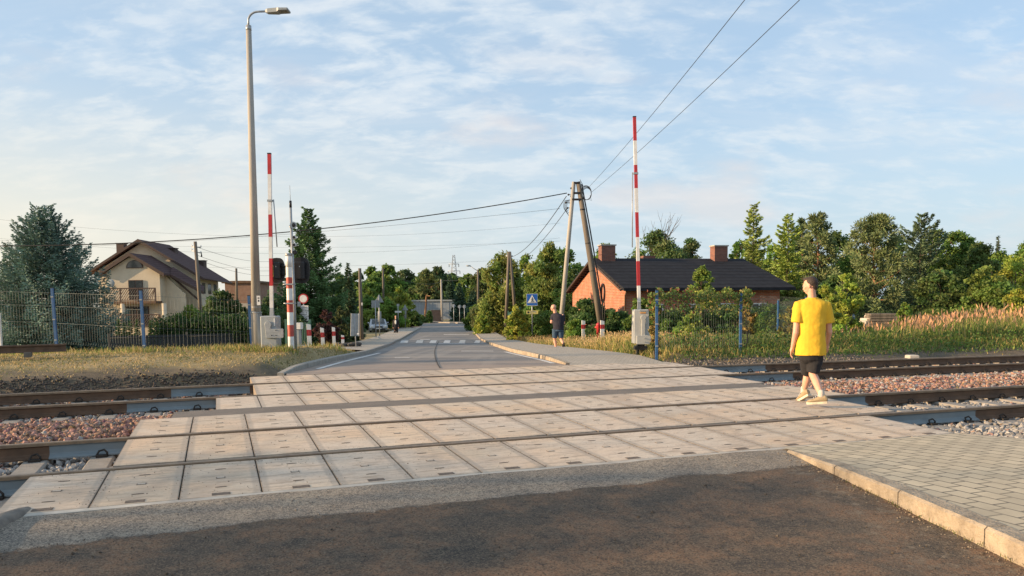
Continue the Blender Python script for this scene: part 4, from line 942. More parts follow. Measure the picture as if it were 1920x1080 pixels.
dt(1585,27,512,85,9500,(.33,.41,.07),158,'bright green bush right behind the boy','shrub',cat='shrub',crown0=.0,shape=.9)
dt(1548,25,530,55,4500,GY,159,'yellow leaved young bush left part behind the boy','shrub',cat='shrub',crown0=.0)
dt(1695,29,568,45,2600,G2,160,'sparse sapling beside the stone stack','sapling',cat='sapling',crown0=.05)
hedge('hedge','long wild hedge behind the reeds at the right',1745,1990,31,585,20000,(.15,.21,.05),44,1.6)
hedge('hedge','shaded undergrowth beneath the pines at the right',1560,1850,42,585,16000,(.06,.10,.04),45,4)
dt(1905,30,540,60,5500,(.36,.38,.06),161,'yellow green shrub at the right end of the hedge','shrub',cat='shrub',crown0=.0)
dt(1316,30,500,56,4600,(.26,.34,.07),162,'young walnut sapling standing above the fence before the brick house','sapling',cat='sapling',crown0=.45,trunkr=.04)
dt(1300,25,585,70,4200,(.32,.38,.08),163,'pale green shrub behind the mesh fence, left of middle','shrub',cat='shrub',crown0=.0)
dt(1455,31,575,110,8000,(.14,.22,.055),164,'leafy bush at the right end of the brick house','shrub',cat='shrub',crown0=.0)
dt(1385,33,575,70,4500,(.10,.17,.05),165,'dark bush before the brick house window','shrub',cat='shrub',crown0=.0)
dt(1250,27,600,50,3000,G1,167,'low bush behind the first right fence post','shrub',cat='shrub',crown0=.0)
hedge('hedge','overgrown garden strip before the brick house wall',1215,1490,35,580,22000,(.085,.145,.045),46,2)
# the continuous back row on the right and behind the brick house
for i,(x,D,yt,w_,cl,l) in enumerate([(1125,70,470,70,G1,'leafy tree behind the gable of the brick house'),(1200,75,468,80,G2,'light green tree behind the roof, between left chimney and barrier arm'),(1345,74,470,60,G1,'leafy tree top just left of the right chimney'),
(1392,72,440,80,G1,'tree filling the gap left of the tall larch'),(1445,70,455,90,G2,'bright tree behind the right end of the black roof'),(1500,72,440,100,G1,'broad tree behind the two larches'),(1565,70,432,100,(.12,.19,.06),'dull green tree between pine and larch'),
(1600,62,470,110,G1,'bushy tree low behind the broad pine'),(1680,66,440,100,G3,'dark tree behind the two pines'),(1755,68,428,100,G1,'tree behind the leafy row, right of the layered pine'),(1815,66,452,110,G3,'dark green tree behind the right end of the row'),
(1870,64,470,100,G1,'mid green tree under the lone spruce top'),(1935,56,455,110,G2,'bright tree at the far right of the row'),(1850,40,500,100,(.19,.26,.06),'rounded sunlit tree before the right end of the row'),(1760,42,500,90,(.13,.19,.055),'bushy tree in front of the layered pine'),(1560,44,520,80,(.12,.19,.055),'bush between the bright larch and the broad pine'),
(1060,80,462,80,G2,'tall leafy tree far behind the A-shaped pole'),(1010,85,490,70,G1,'leafy tree right of the birch')]):
    dt(x,D,yt,w_*1.15,9000,cl,300+i,l,crown0=.04,leaf=D*.0023,group='back row of trees on the right')
# off to the left of the picture: the trees whose shade falls over the near side of the crossing
for i,(x,y,H,r) in enumerate([(-28,.6,7.0,3.4),(-29,-5.4,6.6,2.9),(-36,5.2,6.4,2.4)]):
    decid('tree',['garden tree outside the picture, left of the tracks','smaller garden tree outside the picture, left','garden tree outside the picture, behind left'][i],(x,y,-.3),H,r,4200,.12,G1,200+i,crown0=.08)
# ================================================================ things
def stripes_tube(mb,x,y,z0,z1,r,segs,n=10,box=False,lean=0.,d=None):
    """segs: list of (height fraction end, material index)"""
    t0=0
    for t1,mi in segs:
        a=z0+(z1-z0)*t0; b=z0+(z1-z0)*t1; xa=x+lean*(a-z0); xb=x+lean*(b-z0)
        if box:
            P=[]
            for zz,xx in ((a,xa),(b,xb)):
                P+= [(xx-r,y-d,zz),(xx+r,y-d,zz),(xx+r,y+d,zz),(xx-r,y+d,zz)]
            mb.add(P,[(0,1,5,4),(1,2,6,5),(2,3,7,6),(3,0,4,7)]+([(3,2,1,0)] if t0==0 else [])+([(4,5,6,7)] if t1==1 else []),mi)
        else: mb.tube([(xa,y,a),(xb,y,b)],r,n,mi,caps=(t0==0 or t1==1))
        t0=t1
# ---- concrete street lamp in front
def g(x,y): return Hgt(x,y)
p=at(483,655,20); lx,ly=p.x,p.y; lz=g(lx,ly)-.05
o=empty('street_lamp',(lx,ly,lz),0,'tall tapered concrete lamp post with curved arm, standing by the left barrier','street lamp')
Ht=at(466,48,20).z-lz
lean=(at(466,48,20).x-lx)/Ht
mb=MB(); mb.tube([(0,0,-.4),(0,0,1.0),(.002,0,1.01)],[.135,.132,.131],20); mb.tube([(0,0,1.0),(lean*Ht*.5,0,Ht*.5),(lean*Ht,0,Ht)],[.118,.092,.066],20); mb.build('pole',M['polec'],o)
mb=MB(); mb.tube([(0,0,.98),(0,0,1.0)],.139,16);mb.tube([(0,0,1.12),(0,0,1.135)],.125,16); mb.build('strap',M['galv'],o)
tx=lean*Ht; mb=MB(); mb.tube([(tx,0,Ht-.12),(tx,0,Ht-.02)],.07,14)
A=[(tx,0,Ht-.05),(tx,0,Ht+.12)]+[(tx+.26-.26*math.cos(a),0,Ht+.12+.22*math.sin(a)) for a in np.linspace(.2,math.pi/2,7)]+[(tx+.50,0,Ht+.345)]
mb.tube(A,.026,10); mb.build('arm',M['galv'],o)
mb=MB(); mb.loft([[Vector((tx+q[0],s_*q[1],Ht+.345+s2*q[2]+q[3])) for s_,s2 in ((-1,-1),(1,-1),(1,.9),(-1,.9))] for q in ((.44,.04,.03,0),(.50,.07,.055,0),(.75,.11,.055,.005),(.80,.14,.035,.012),(1.02,.14,.03,.015),(1.04,.12,.016,.012))],0,False)
lh=mb.build('lamp_head',M['grey_paint'],o,bevel=.008)
mb=MB(); mb.box((tx+.90,0,Ht+.345-.021),(.22,.2,.012)); mb.build('lens',M['lensgrey'],lh)
mb=MB(); mb.box((.10,-.10,1.30),(.09,.012,.24),0); mb.box((.10,-.107,1.36),(.04,.004,.03),1); mb.box((.10,-.107,1.29),(.03,.004,.05),1); mb.build('number_plate',[M['white'],M['black']],o)
# ---- barriers
def barrier(x,y,z,arm_top_z,lean,label,mirror,sgn):
    o=empty('level_crossing_barrier',(x,y,z),0,label,'crossing barrier','raised crossing barriers')
    L=arm_top_z-z; bh=1.02 if mirror else .90; s=.10
    w_=.40 if mirror else .42
    mb=MB(); 
    if mirror: # tapered cabinet with open lower front
        mb.loft([[Vector((-.22,-.24,s)),Vector((.21,-.24,s)),Vector((.21,.2,s)),Vector((-.22,.2,s))],[Vector((-.21,-.20,bh-.04)),Vector((.19,-.20,bh-.04)),Vector((.19,.17,bh-.04)),Vector((-.21,.17,bh-.04))],[Vector((-.20,-.19,bh)),Vector((.18,-.19,bh)),Vector((.18,.16,bh)),Vector((-.20,.16,bh))]],0,False)
    else: mb.bbox((0,0,(s+bh)/2),(w_,.36,bh-s),.02)
    cab=mb.build('cabinet',M['lightgrey_paint' if mirror else 'grey_paint'],o,bevel=.01)
    mb=MB(); mb.box((0,0,s/2-.1),(.2,.2,s+.24)); mb.box((0,0,-.03),(.34,.30,.1)); mb.build('foot',M['black'],o)
    # counterweight / lever plate on the near face
    mb=MB()
    if mirror:
        Q=Matrix.Translation((.0,-.235,.0))@Matrix.Rotation(R(90),4,'X')
        mb.prism([(.03+.075*math.cos(a),.80+.075*math.sin(a)) for a in np.linspace(-.9,math.pi+.9,14)]+[(-.02,.30),(.08,.30)],0,.045,0,Q)
        mb.prism([(-.15,.08),(.235,.08),(.235,.30),(.12,.33),(-.15,.31)],0.0,.05,0,Matrix.Translation((.0,-.245,.0))@Matrix.Rotation(R(90),4,'X'))
    else:
        Q=Matrix.Translation((0,-.185,0))@Matrix.Rotation(R(90),4,'X')
        mb.prism([(-.0+.085*math.cos(a),.68+.085*math.sin(a)) for a in np.linspace(-.7,math.pi+.5,14)]+[(-.055,.36),(-.04,.345),(.36,.345),(.38,.37),(.38,.56),(.36,.58),(.07,.575)],0,.05,0,Q)
    mb.build('counterweight_lever',M['lightgrey_paint'] if mirror else M['galv'],o,bevel=.006)
    if mirror:
        mb=MB(); mb.box((.03,-.205,bh-.09),(.16,.02,.035)); mb.build('label_plate',M['orange'],cab)
        mb=MB(); mb.box((.04,-.20,bh-.035),(.2,.03,.03)); mb.build('vent_lip',M['grey_paint'],cab)
        mb=MB(); 
        for q in ((.06,.24),(.06,.14),(.19,.2)): mb.tube([(q[0],-.30,q[1]),(q[0],-.325,q[1])],.014,8)
        mb.build('bolt',M['galv'],o)
    else:
        mb=MB(); mb.box((.155,-.185,.74),(.025,.02,.19)); mb.build('handle',M['white'],cab)
        for q in ((.09,.41),(.20,.41),(.20,.54)):
            mb=MB(); mb.tube([(q[0],-.23,q[1]),(q[0],-.25,q[1])],.012,8); mb.build('bolt',M['black'],o)
        mb=MB()
        for k in range(5):
            rr=random.Random(k); mb.tube([(rr.uniform(-.1,.15),-.1,.12),(rr.uniform(-.2,.3),-.2+rr.uniform(-.1,.1),-.02),(rr.uniform(-.25,.3),-.25,.02)],.012,6)
        mb.build('cable_bundle',M['cable'],o)
    ax=.04 if not mirror else -.045
    mb=MB(); mb.box((ax,0,bh+.11),(.10,.09,.24),0,None,.75); mb.build('arm_socket',M['galv'],o)
    z0=bh+.2; T_=L-z0
    if mirror: seg=[(.0,1)]
    n=9 if mirror else 7; frac=[]
    k=n; 
    segs=[]
    if mirror: bd=[.103,.236,.395,.535,.665,.795,.90,1.0]; cols=[0,1,0,1,0,1,0,1]; 
    else: bd=[.150,.330,.475,.610,.745,.855,1.0]; cols=[0,1,0,1,0,0,1]; bd=[.13,.325,.465,.60,.735,.87,1.0]; cols=[0,1,0,1,0,1,0]
    if mirror: bd=[.09,.225,.355,.49,.62,.745,.875,1.0]; cols=[0,1,0,1,0,1,0,1]
    else: bd=[.12,.29,.43,.575,.71,.86,1.0]; cols=[0,1,0,1,0,0,1]; bd=[.118,.292,.43,.58,.72,.862,1.0]; cols=[0,1,0,1,0,1,0]; bd=[.13,.30,.45,.60,.74,.86,1.0]; cols=[0,1,0,1,0,0,1]; bd=[.14,.32,.46,.62,.75,.87,1.0][:]; cols=[0,1,0,1,0,1,0]
    if not mirror: bd=[.145,.32,.46,.605,.735,.80+.07,1.0]; cols=[0,1,0,1,0,0,1]; bd=[.145,.325,.465,.61,.745,.87,1.0]; cols=[0,1,0,1,0,0,1]
    mb=MB(); stripes_tube(mb,ax,0,z0,L,.042,list(zip(bd,cols)),box=True,lean=lean,d=.035); mb.build('barrier_arm',[M['white'],M['red']],o)
    mb=MB(); mb.box((ax+lean*T_,0,L+.012),(.09,.075,.03)); mb.build('arm_cap',M['black'],o)
    zr_=z0+T_*.70; mb=MB(); xx=ax+lean*(zr_-z0); sd=-1 if mirror else 1
    mb.box((xx,0,zr_),(.12,.10,.05)); mb.tube([(xx,0,zr_),(xx+sd*.09,0,zr_)],.012,6); mb.tube([(xx+sd*.09,0,zr_+.03),(xx+sd*(.09+ (0 if mirror else .05)),0,zr_-T_*(.40 if mirror else .30))],.014,6); mb.build('drop_support_rod',M['galv'],o)
    return o
q=at(509,655,19.6); bx,by=q.x,q.y; bz_=g(bx,by); top=at(505,289,19.6)
barrier(bx,by,bz_-.02,top.z,(top.x-(bx+.04))/(top.z-bz_-1.1),'left raised crossing barrier beside the concrete lamp post, white and red arm','',1)
q=at(1201,645,21.1); bx2,by2=q.x,q.y; top=at(1189.5,220,21.1); bz2=at(1201,650,21.1).z
barrier(bx2,by2,bz2,top.z,(top.x-(bx2-.045))/(top.z-bz2-1.2),'right raised crossing barrier with tapered grey cabinet in the verge grass','m',1)
# ---- signal mast with striped base post
q=at(546.5,664,19.3); mx_,my_=q.x,q.y; mz=g(mx_,my_)-.03
o=empty('signal_mast',(mx_,my_,mz),0,'red and white striped signal mast with black lamp shields seen from behind','signal mast')
hs=at(543,478,19.3).z-mz; lean=(at(541,478,19.3).x-mx_)/hs
bd=[.085,.22,.35,.485,.62,.745,.845,1.0]
mb=MB(); cols=[1,0,1,0,1,0,1,0]; bd=[.085,.235,.37,.505,.64,.745,.86,1.0]
bd=[.08,.245,.385,.53,.66,.765,.865,1.]; cols=[1,0,1,0,1,0,1,0]; bd=[.077,.195,.31,.435,.555,.67,.78,.88,1.][:9]; cols=[1,0,1,0,1,0,1,0,0]
stripes_tube(mb,0,0,-.1,hs,.075,list(zip(bd,cols)),n=16,lean=lean); mb.build('striped_post',[M['white'],M['oldred']],o)
mb=MB(); mb.tube([(lean*hs,0,hs-.02),(lean*hs,0,hs+.04)],.085,16); mb.build('post_cap',M['galv'],o)
mb=MB(); 
for zz in (1.22,hs*.70): mb.tube([(-.16,0,zz),(.16,0,zz)],.014,6); mb.box((0,-.08,zz),(.2,.03,.035)); 
mb.box((.22,.03,1.2),(.07,.05,.12)); mb.build('clamp',M['galv'],o)
ht=at(544,386,19.6).z-mz
mb=MB(); mb.tube([(.035,.25,-.1),(.035,.25,hs*.6),(.02,.25,ht)],[.045,.04,.03],12); mb.build('mast_tube',M['galv'],o)
mb=MB(); mb.tube([(.02,.25,ht-.05),(.02,.25,ht+.12)],.032,10); mb.build('mast_cap',M['black'],o)
mb=MB(); mb.tube([(.02,.25,ht+.1),(.015,.25,ht+.5)],.006,5); mb.build('antenna',M['galv'],o)
def lat(c,D): 
    w_=at(c[0],c[1],D); return Vector((w_.x-mx_,w_.y-my_,w_.z-mz))
for nm,(x,y),m_ in (('horn_loudspeaker',(551,423),'white'),):
    c=lat((x,y),19.4); mb=MB(); mb.tube([c+Vector((-.10,.15,0)),c+Vector((-.05,.05,0)),c+Vector((0,-.06,0)),c+Vector((.02,-.12,0))],[.03,.04,.055,.085],14,0); ob=mb.build('horn_loudspeaker',M['lightgrey_paint'],o)
    mb=MB(); mb.ell(c+Vector((.018,-.115,0)),(.055,.02,.055)); mb.build('horn_throat',M['black'],ob)
    mb=MB(); mb.tube([c+Vector((-.14,.25,.05)),c+Vector((-.14,.1,0)),c+Vector((-.1,.1,-.07))],.012,6); mb.build('bracket',M['galv'],o)
for (x,y,r_) in ((551,445,.05),(551,459,.05),(552,473,.055)):
    c=lat((x,y),19.4); mb=MB(); mb.tube([c+Vector((0,.1,0)),c+Vector((.02,-.02,0)),c+Vector((.03,-.10,-.01))],[r_*.8,r_,r_*.95],12); ob=mb.build('camera_housing',M['white'] if y<470 else M['black'],o)
    mb=MB(); mb.tube([c+Vector((.03,-.101,-.01)),c+Vector((.031,-.115,-.01))],r_*.7,12); mb.build('lens',M['black'],ob)
    mb=MB(); mb.tube([(.05,.25,c.z),tuple(c+Vector((0,.08,0)))],.012,6); mb.build('bracket',M['galv'],o)
for x,w_,h_ in ((520,.36,.50),(564,.42,.52)):
    c=lat((x,507),19.8)
    Q=Matrix.Translation(c)@Matrix.Rotation(R(90),4,'X')
    mb=MB(); e=[(math.copysign(abs(math.cos(a))**.6,math.cos(a))*w_*.5*1.12,math.copysign(abs(math.sin(a))**.8,math.sin(a))*h_*.64) for a in np.linspace(0,2*math.pi,24,endpoint=False)]
    mb.prism(e,0,.02,0,Q); ob=mb.build('signal_shield',M['black'],o)
    mb=MB(); mb.bbox(c+Vector((-.0,-.10,0)),(w_*.62,.16,h_*.82),.02); mb.build('signal_housing',M['black'],ob)
    mb=MB(); mb.box(c+Vector((.02,-.185,.09)),(.012,.01,.03)); mb.build('latch',M['white'],ob)
mb=MB(); a=lat((519,507),19.8); b=lat((563,507),19.8); mb.tube([a+Vector((0,-.1,-.1)),b+Vector((0,-.1,-.1))],.02,8); mb.tube([a+Vector((0,-.1,.1)),b+Vector((0,-.1,.1))],.02,8); mb.build('cross_bar',M['black'],o)
c=lat((519,507),19.8); mb=MB(); mb.box(c+Vector((-.05,-.19,-.02)),(.035,.01,.30)); mb.build('side_strip',M['yellowplate'],o)
# ---- white post with red band
def bollard(x,yb,yt,D,label,lean=0.,w_=.12):
    b=at(x,yb,D); H=at(x,yt,D).z-b.z
    o=empty('bollard',tuple(b),R(8),label,'bollard','white marker posts with a red band'); z0=-.15
    def ring(zz,mb_w=0,c=0): 
        a=w_/2; xx=lean*zz; return [Vector((xx-a,-.035,zz)),Vector((xx+a,-.035,zz)),Vector((xx+a,.035,zz)),Vector((xx-a,.035,zz))]
    mb=MB(); rg_=[ring(z0),ring(H)]; rg_[1][1].z-=.03; rg_[1][2].z-=.03; mb.loft(rg_,0,False); mb.build('post',M['white'],o,bevel=.004)
    mb=MB(); a=w_/2+.002; z1,z2=H*.56,H*.78
    def r2(zz): xx=lean*zz; return [Vector((xx-a,-.037,zz)),Vector((xx+a,-.037,zz)),Vector((xx+a,.037,zz)),Vector((xx-a,.037,zz))]
    mb.loft([r2(z1),r2(z2)],0,False); mb.build('red_band',M['red'],o)
    mb=MB(); mb.box((lean*H*.67,-.039,H*.67),(.025,.004,.10)); mb.build('reflector',M['oldred'],o)
bollard(581.5,658,607,24.5,'tallest and nearest of the left white marker posts, right of the striped mast',-.03,.13)
bollard(606.5,656,614,29,'second white marker post from the striped mast, leaning slightly left',-.04,.13)
bollard(627,651,613,33,'third white marker post from the striped mast, beside the rubble heap',-.02,.13)
bollard(643,646,628,35,'short white marker post standing behind the rubble heap',0,.13)
bollard(1129.5,637,600.5,32,'white marker post nearest the right barrier, in front of the red hydrant',.0,.16)
bollard(1094,637,600.5,34,'middle white marker post in the grass on the right',.0,.15)
bollard(1069.5,632,610.5,42,'short white marker post next to the walking bald man',.0,.18)
# rubble heap
b=at(648,652,33.5); rg=np.random.default_rng(4); root=empty('rubble_heap',tuple(b),0,'dark heap of sacks and rubble by the left kerb','rubble heap'); mb=MB()
for k in range(16):
    t=rg.uniform(0,1); M3=Matrix.Rotation(rg.uniform(0,3),3,'Z'); mb.ell((rg.uniform(-.45,.55),rg.uniform(-.2,.2),.02+.30*t*(1-t)*2),(rg.uniform(.12,.28),rg.uniform(.1,.2),rg.uniform(.05,.1)),7,5,0,M3,False)
mb.build('sacks',M['stonedark'],root); mb=MB(); mb.box((-.25,-.2,.06),(.5,.3,.03),0,Matrix.Rotation(.15,3,'Y')); mb.build('board',M['conc'],root)
# ---- mesh fences
def mesh_fence(posts,label,H=1.5,wpost=.06,gap=.09,first=0):
    """posts: list of world base points"""
    o=empty('mesh_fence',tuple(posts[0]),0,label,'mesh fence'); o0=Vector(posts[0])
    for k,p_ in enumerate(posts):
        a=Vector(p_)-o0; mb=MB(); ln=-.025 if posts[0][0]<0 else 0
        mb.loft([[a+Vector((ln*zz+sx*wpost/2,sy*.03,zz)) for sx,sy in ((-1,-1),(1,-1),(1,1),(-1,1))] for zz in (-.2,H+.03)],0,False); po=mb.build('post',M['blue'],o)
        mb=MB(); mb.box(a+Vector((ln*H,0,H+.04)),(wpost+.006,.066,.02)); mb.build('post_cap',M['black'],po)
        mb=MB(); 
        for zz in (.15,.7,1.3): mb.box(a+Vector((ln*zz,-.036,zz)),(wpost+.01,.012,.03))
        mb.build('clamp',M['grey_paint'],po)
    for p_,q_ in zip(posts,posts[1:]):
        a=Vector(p_)-o0; b_=Vector(q_)-o0; d=b_-a; L=Vector((d.x,d.y,0)).length; n=int(L/gap); mb=MB(); nrm=Vector((-d.y,d.x,0)).normalized()
        def foldz(zz): 
            for c in (.12,.55,1.0,H-.1):
                if abs(zz-c)<.001: return -.03
            return 0
        prof=[.05]+sum([[c-.05,c,c+.05] for c in (.12,.60,1.05)],[])[1:]+[H-.12,H-.07,H-.02,H]
        fz={.12:1,.60:1,1.05:1,H-.07:1}
        for k in range(1,n):
            t=k/n; c=a+d*t
            P=[c+Vector((0,0,zz))-nrm*(.03 if zz in fz else 0) for zz in prof]
            mb.tube(P,.0023,3,smooth=False,caps=False)
        for zz in [.60,1.05,H-.10]:
            mb.tube([a+Vector((0,0,zz)),b_+Vector((0,0,zz))],.0024,3,smooth=False,caps=False)
        mb.build('mesh_panel',M['wire'],o)
    return o
pts=[]
for (x,yt,yb,D) in ((470,556,665,20.1),(268.5,545,659,19.4),(103,540,648,20.6)):
    b=at(x+3,yb,D); pts.append(b)
pts.append(at(-62,640,21.2))
pts=[pts[0],pts[1],pts[2],pts[3]]
mesh_fence([tuple(p) for p in pts],'mesh fence with blue posts on the left bank, ending at the concrete lamp post',1.5)
b0=at(1231,660,19.2); pr=[b0]
for x,D,yb in ((1388,21.0,655),(1510,24.3,648)): pr.append(at(x,yb,D))
mesh_fence([tuple(p) for p in pr],'mesh fence with blue posts behind the far rail on the right, overgrown by vines',1.5)
b=at(1458,636,25.5); mesh_fence([tuple(b),tuple(at(1600,628,29))],'short double wire fence stretch behind the boy, with grey post',1.25,.05,.06)
b=at(1,646,21); o=empty('post',tuple(b),0,'pale post at the very left edge behind the mesh fence','post'); mb=MB(); mb.box((0,0,.35),(.07,.07,.95)); mb.box((0,0,.84),(.085,.085,.03)); mb.build('shaft',M['white'],o)
# vine on the right fence
rg=np.random.default_rng(77)
def vine(x0,x1,D0,D1,yc,n,cols,label,sp=.16):
    t=rg.uniform(0,1,n); P=[]
    for k in range(n):
        q=at(x0+(x1-x0)*t[k],yc+6*math.sin(t[k]*19)+rg.normal()*3.5,D0+(D1-D0)*t[k]); P.append((q.x,q.y+rg.normal()*sp,q.z-(rg.uniform(0,1)**4)*.5))
    P=np.array(P); o0=P[0].copy(); c=np.array([cols[rg.integers(0,len(cols))] for _ in range(n)])*rg.uniform(.6,1.3,(n,1)); V,Fq,C=quads(P-o0,unit(rg.normal(size=(n,3))),rg.uniform(.05,.10,n),rg.uniform(.04,.08,n),rg,c)
    r_=empty('vine',tuple(o0),0,label,'vine'); npmesh('foliage',V,Fq,M['leaf'],C,r_); mb=MB(); a=Vector((0,0,0)); b_=Vector(tuple(at(x1,yc,D1)))-Vector(tuple(o0)); mb.tube([a,a.lerp(b_,.33)+Vector((0,0,.05)),a.lerp(b_,.66)-Vector((0,0,.05)),b_],.012,5); mb.build('stem',M['bark'],r_)
vine(1215,1300,19.3,20.1,551,850,[(.16,.24,.06),(.24,.09,.06),(.20,.26,.07),(.13,.20,.05)],'reddening vine over the first panel of the right mesh fence')
vine(1300,1410,20.2,21.3,551,1100,[(.16,.24,.06),(.30,.26,.08),(.18,.24,.06),(.13,.20,.05)],'yellow and green vine along the top of the second right panel')
dt(1228,19.6,560,26,700,(.32,.25,.08),180,'narrow yellow and red climber on the first right fence post','climber',cat='climber',crown0=.1,leaf=.06)
dt(1400,21.6,548,34,1700,(.30,.23,.07),181,'pale yellow climber on the second right fence post','climber',cat='climber',crown0=.25,leaf=.06)
dt(1480,24.2,575,36,1500,(.28,.25,.07),182,'straggly pale climber on the grey fence post','climber',cat='climber',crown0=.1,leaf=.07)
# ---- spare rail stub on the lawn
p0=at(-40,659,16.6); p1=at(124,655,17.4); o=empty('spare_rail',tuple(p0),0,'rusty spare rail lying on the dry lawn at the left edge','rail'); d=(p1-p0); ang=math.atan2(d.y,d.x); L=d.length
sec=[(-.075,0),(-.075,.014),(-.02,.04),(-.0085,.05),(-.0085,.12),(-.036,.137),(-.036,.166),(-.026,.172),(.026,.172),(.036,.166),(.036,.137),(.0085,.12),(.0085,.05),(.02,.04),(.075,.014),(.075,0)]
Q=Matrix.Rotation(ang,4,'Z'); mb=MB(); mb.loft([[Q@Vector((x,a,b_-.06)) for a,b_ in sec] for x in (-1,L)],0,False); mb.build('rail_profile',M['rust'],o)
mb=MB(); mb.box(Q@Vector((.9,0,-.10)),(.14,.6,.1),0,Q.to_3x3()); mb.build('timber_support',M['wood'],o)
# ---- signs
def signpost(name,base,H,label,cat='road sign',r_=.03,rz=0,mat='galv',group=None,lean=0):
    o=empty(name,tuple(base),rz,label,cat,group); mb=MB(); mb.tube([(0,0,-.2),(lean*H,0,H)],r_,10); mb.build('pole',M[mat],o); return o
def plate(o,name,poly,z,mats,th=.006,y=-.04,border=None,x=0,rx=0):
    Q=Matrix.Translation((x,y,z))@Matrix.Rotation(R(90),4,'X')
    mb=MB(); mb.prism(poly,0,th,0,Q); ob=mb.build(name,mats[0],o)
    if border:
        mb=MB(); mb.prism([(a*border,b_*border) for a,b_ in poly],th,th+.003,0,Q); ob2=mb.build('sign_face',mats[1],ob); return ob2
    return ob
circ=lambda r_,n=28:[(r_*math.cos(2*math.pi*k/n),r_*math.sin(2*math.pi*k/n)) for k in range(n)]
rect=lambda w_,h_:[(-w_/2,-h_/2),(w_/2,-h_/2),(w_/2,h_/2),(-w_/2,h_/2)]
def textlines(o,w_,z,y,rows,x=0,h=.035,seed=0,mat='black'):
    """small lettering: dark strokes of letter size arranged as words"""
    rr=random.Random(seed); mb=MB()
    for zz in rows:
        cx=x-w_/2
        while cx<x+w_/2-.03:
            lw=rr.uniform(.010,.02); hh=h*rr.choice((.7,.7,1)); mb.box((cx+lw/2,y,z+zz-(h-hh)/2),(lw,.003,hh)); cx+=lw+(.012 if rr.random()>.18 else .045)
    mb.build('lettering',M[mat],o)
D=38; b=at(572,660,D); b.z=Hgt(b.x,b.y); s=D/F; zt=at(572,560,D).z-b.z
o=signpost('prohibition_sign',b,zt+.05,'round white sign with red ring above three small white plates, left roadside')
plate(o,'disc',circ(9.2*s),zt,[M['red'],M['white']],border=.76)
for k,(yc,h_) in enumerate(((577.5,9.5),(588,9),(597.5,8.5))):
    zz=at(572,yc,D).z-b.z; pb=plate(o,'plate',rect(18*s,h_*s),zz,[M['white']]); textlines(pb,14*s,zz,-.048,(.045,-.045),0,.05 if k<2 else .07,k)
D=36; b=at(998,617,D+6); D=42; b=at(998,620,D); s=D/F; zt=at(998,562,D).z-b.z
o=signpost('pedestrian_crossing_sign',b,zt+.3,'blue square pedestrian crossing sign with white triangle, yellow plate below')
plate(o,'sign_board',rect(20.5*s,22*s),zt,[M['white'],M['signblue']],border=.95)
ob=plate(o,'white_triangle',[(-8.6*s,-6*s),(8.6*s,-6*s),(0,9*s)],zt,[M['white']],y=-.055)
mb=MB(); Q=lambda x,z:Vector((x*s,-.066,zt+z*s))
mb.ell(Q(.3,3.9),(.9*s,.003,.9*s),10,6); 
for a,b_,r_ in (((.2,3.1),(-.2,-.8),.9),((-.2,-.8),(-2.2,-4.6),.62),((-.1,-.8),(1.6,-2.6),.62),((1.6,-2.6),(2.4,-4.8),.55),((.2,2.6),(1.9,.4),.42),((.1,2.5),(-1.7,.6),.42)): mb.tube([Q(*a),Q(*b_)],r_*s*.8,6)
mb.build('walking_figure',M['black'],o)
mb=MB(); 
for k in range(5): mb.box(Q(-6+k*3,-5.0),(1.5*s,.003,.6*s))
mb.build('crossing_bars',M['black'],o)
zz=at(998,585.5,D).z-b.z; pb=plate(o,'yellow_plate',rect(22*s,6.6*s),zz,[M['yellowplate']]); mb=MB(); mb.tube([(-7.2*s,-.046,zz),(-7.2*s,-.052,zz)],2*s,14); mb.build('round_symbol',M['black'],pb); textlines(pb,12*s,zz,-.050,(.05,-.03),2.5*s,.045,9,'signblue')
# grey board seen from behind (left)
b=at(668,652,32.7); D=32.7; s=D/F; o=signpost('countdown_board',b,at(664,588,D).z-b.z,'tall grey board on a thin pole, seen from behind at the left pavement','road sign',.022,R(0),'galv',None,-.035)
zt=at(665,609,D).z-b.z; Qm=Matrix.Rotation(R(35),3,'Z')@Matrix.Rotation(R(3),3,'Y'); mb=MB(); mb.box((-.03,.04,zt),(.40,.03,42*s),0,Qm); mb.box((-.03-.16,.01,zt),(.02,.05,42*s),0,Qm); mb.box((-.03+.16,-.02,zt),(.02,.05,42*s),0,Qm); mb.build('board',M['galv'],o)
mb=MB(); mb.box((.10,-.06,zt-.38),(.09,.004,.06)); mb.build('sticker',M['white'],o)
def backsign(kind,x,yb,yc,D,w_,label,name='road_sign',extra=None):
    b=at(x,yb,D); b.z=min(b.z,Hgt(b.x,b.y)+.1) if False else b.z; s=D/F; zt=at(x,yc,D).z-b.z; o=signpost(name,b,zt+w_*s*.4,label,'road sign',.035)
    if kind=='tri': P=[(-w_*s/2,-w_*s*.4),(w_*s/2,-w_*s*.4),(0,w_*s*.48)]
    elif kind=='sq': P=rect(w_*s,w_*s*.9)
    else: P=circ(w_*s/2)
    Q=Matrix.Translation((0,.05,zt))@Matrix.Rotation(R(90),4,'X'); mb=MB(); mb.prism(P,0,.02,0,Q); mb.build('sign_back',M['galv'],o)
    mb=MB(); mb.box((0,.02,zt-.08),(w_*s*.8,.02,.04)); mb.box((0,.02,zt+.1),(w_*s*.4,.02,.04)); mb.build('bracket',M['grey_paint'],o)
    if extra:
        yc2,w2,h2,m2=extra; z2=at(x,yc2,D).z-b.z; mb=MB(); mb.box((0,.04,z2),(w2*s,.02,h2*s)); mb.build('plate',M[m2],o)
    return o
backsign('sq',705,627,570,52,15,'square grey sign back left of the triangular one, near the car')
backsign('tri',712,625,560,54,17,'large triangular grey sign back above the parked car',extra=(594,7,20,'lightgrey_paint'))
backsign('tri',760,612,577,85,12,'small triangular sign back at the far end of the left pavement',extra=(589,5,16,'conc'))
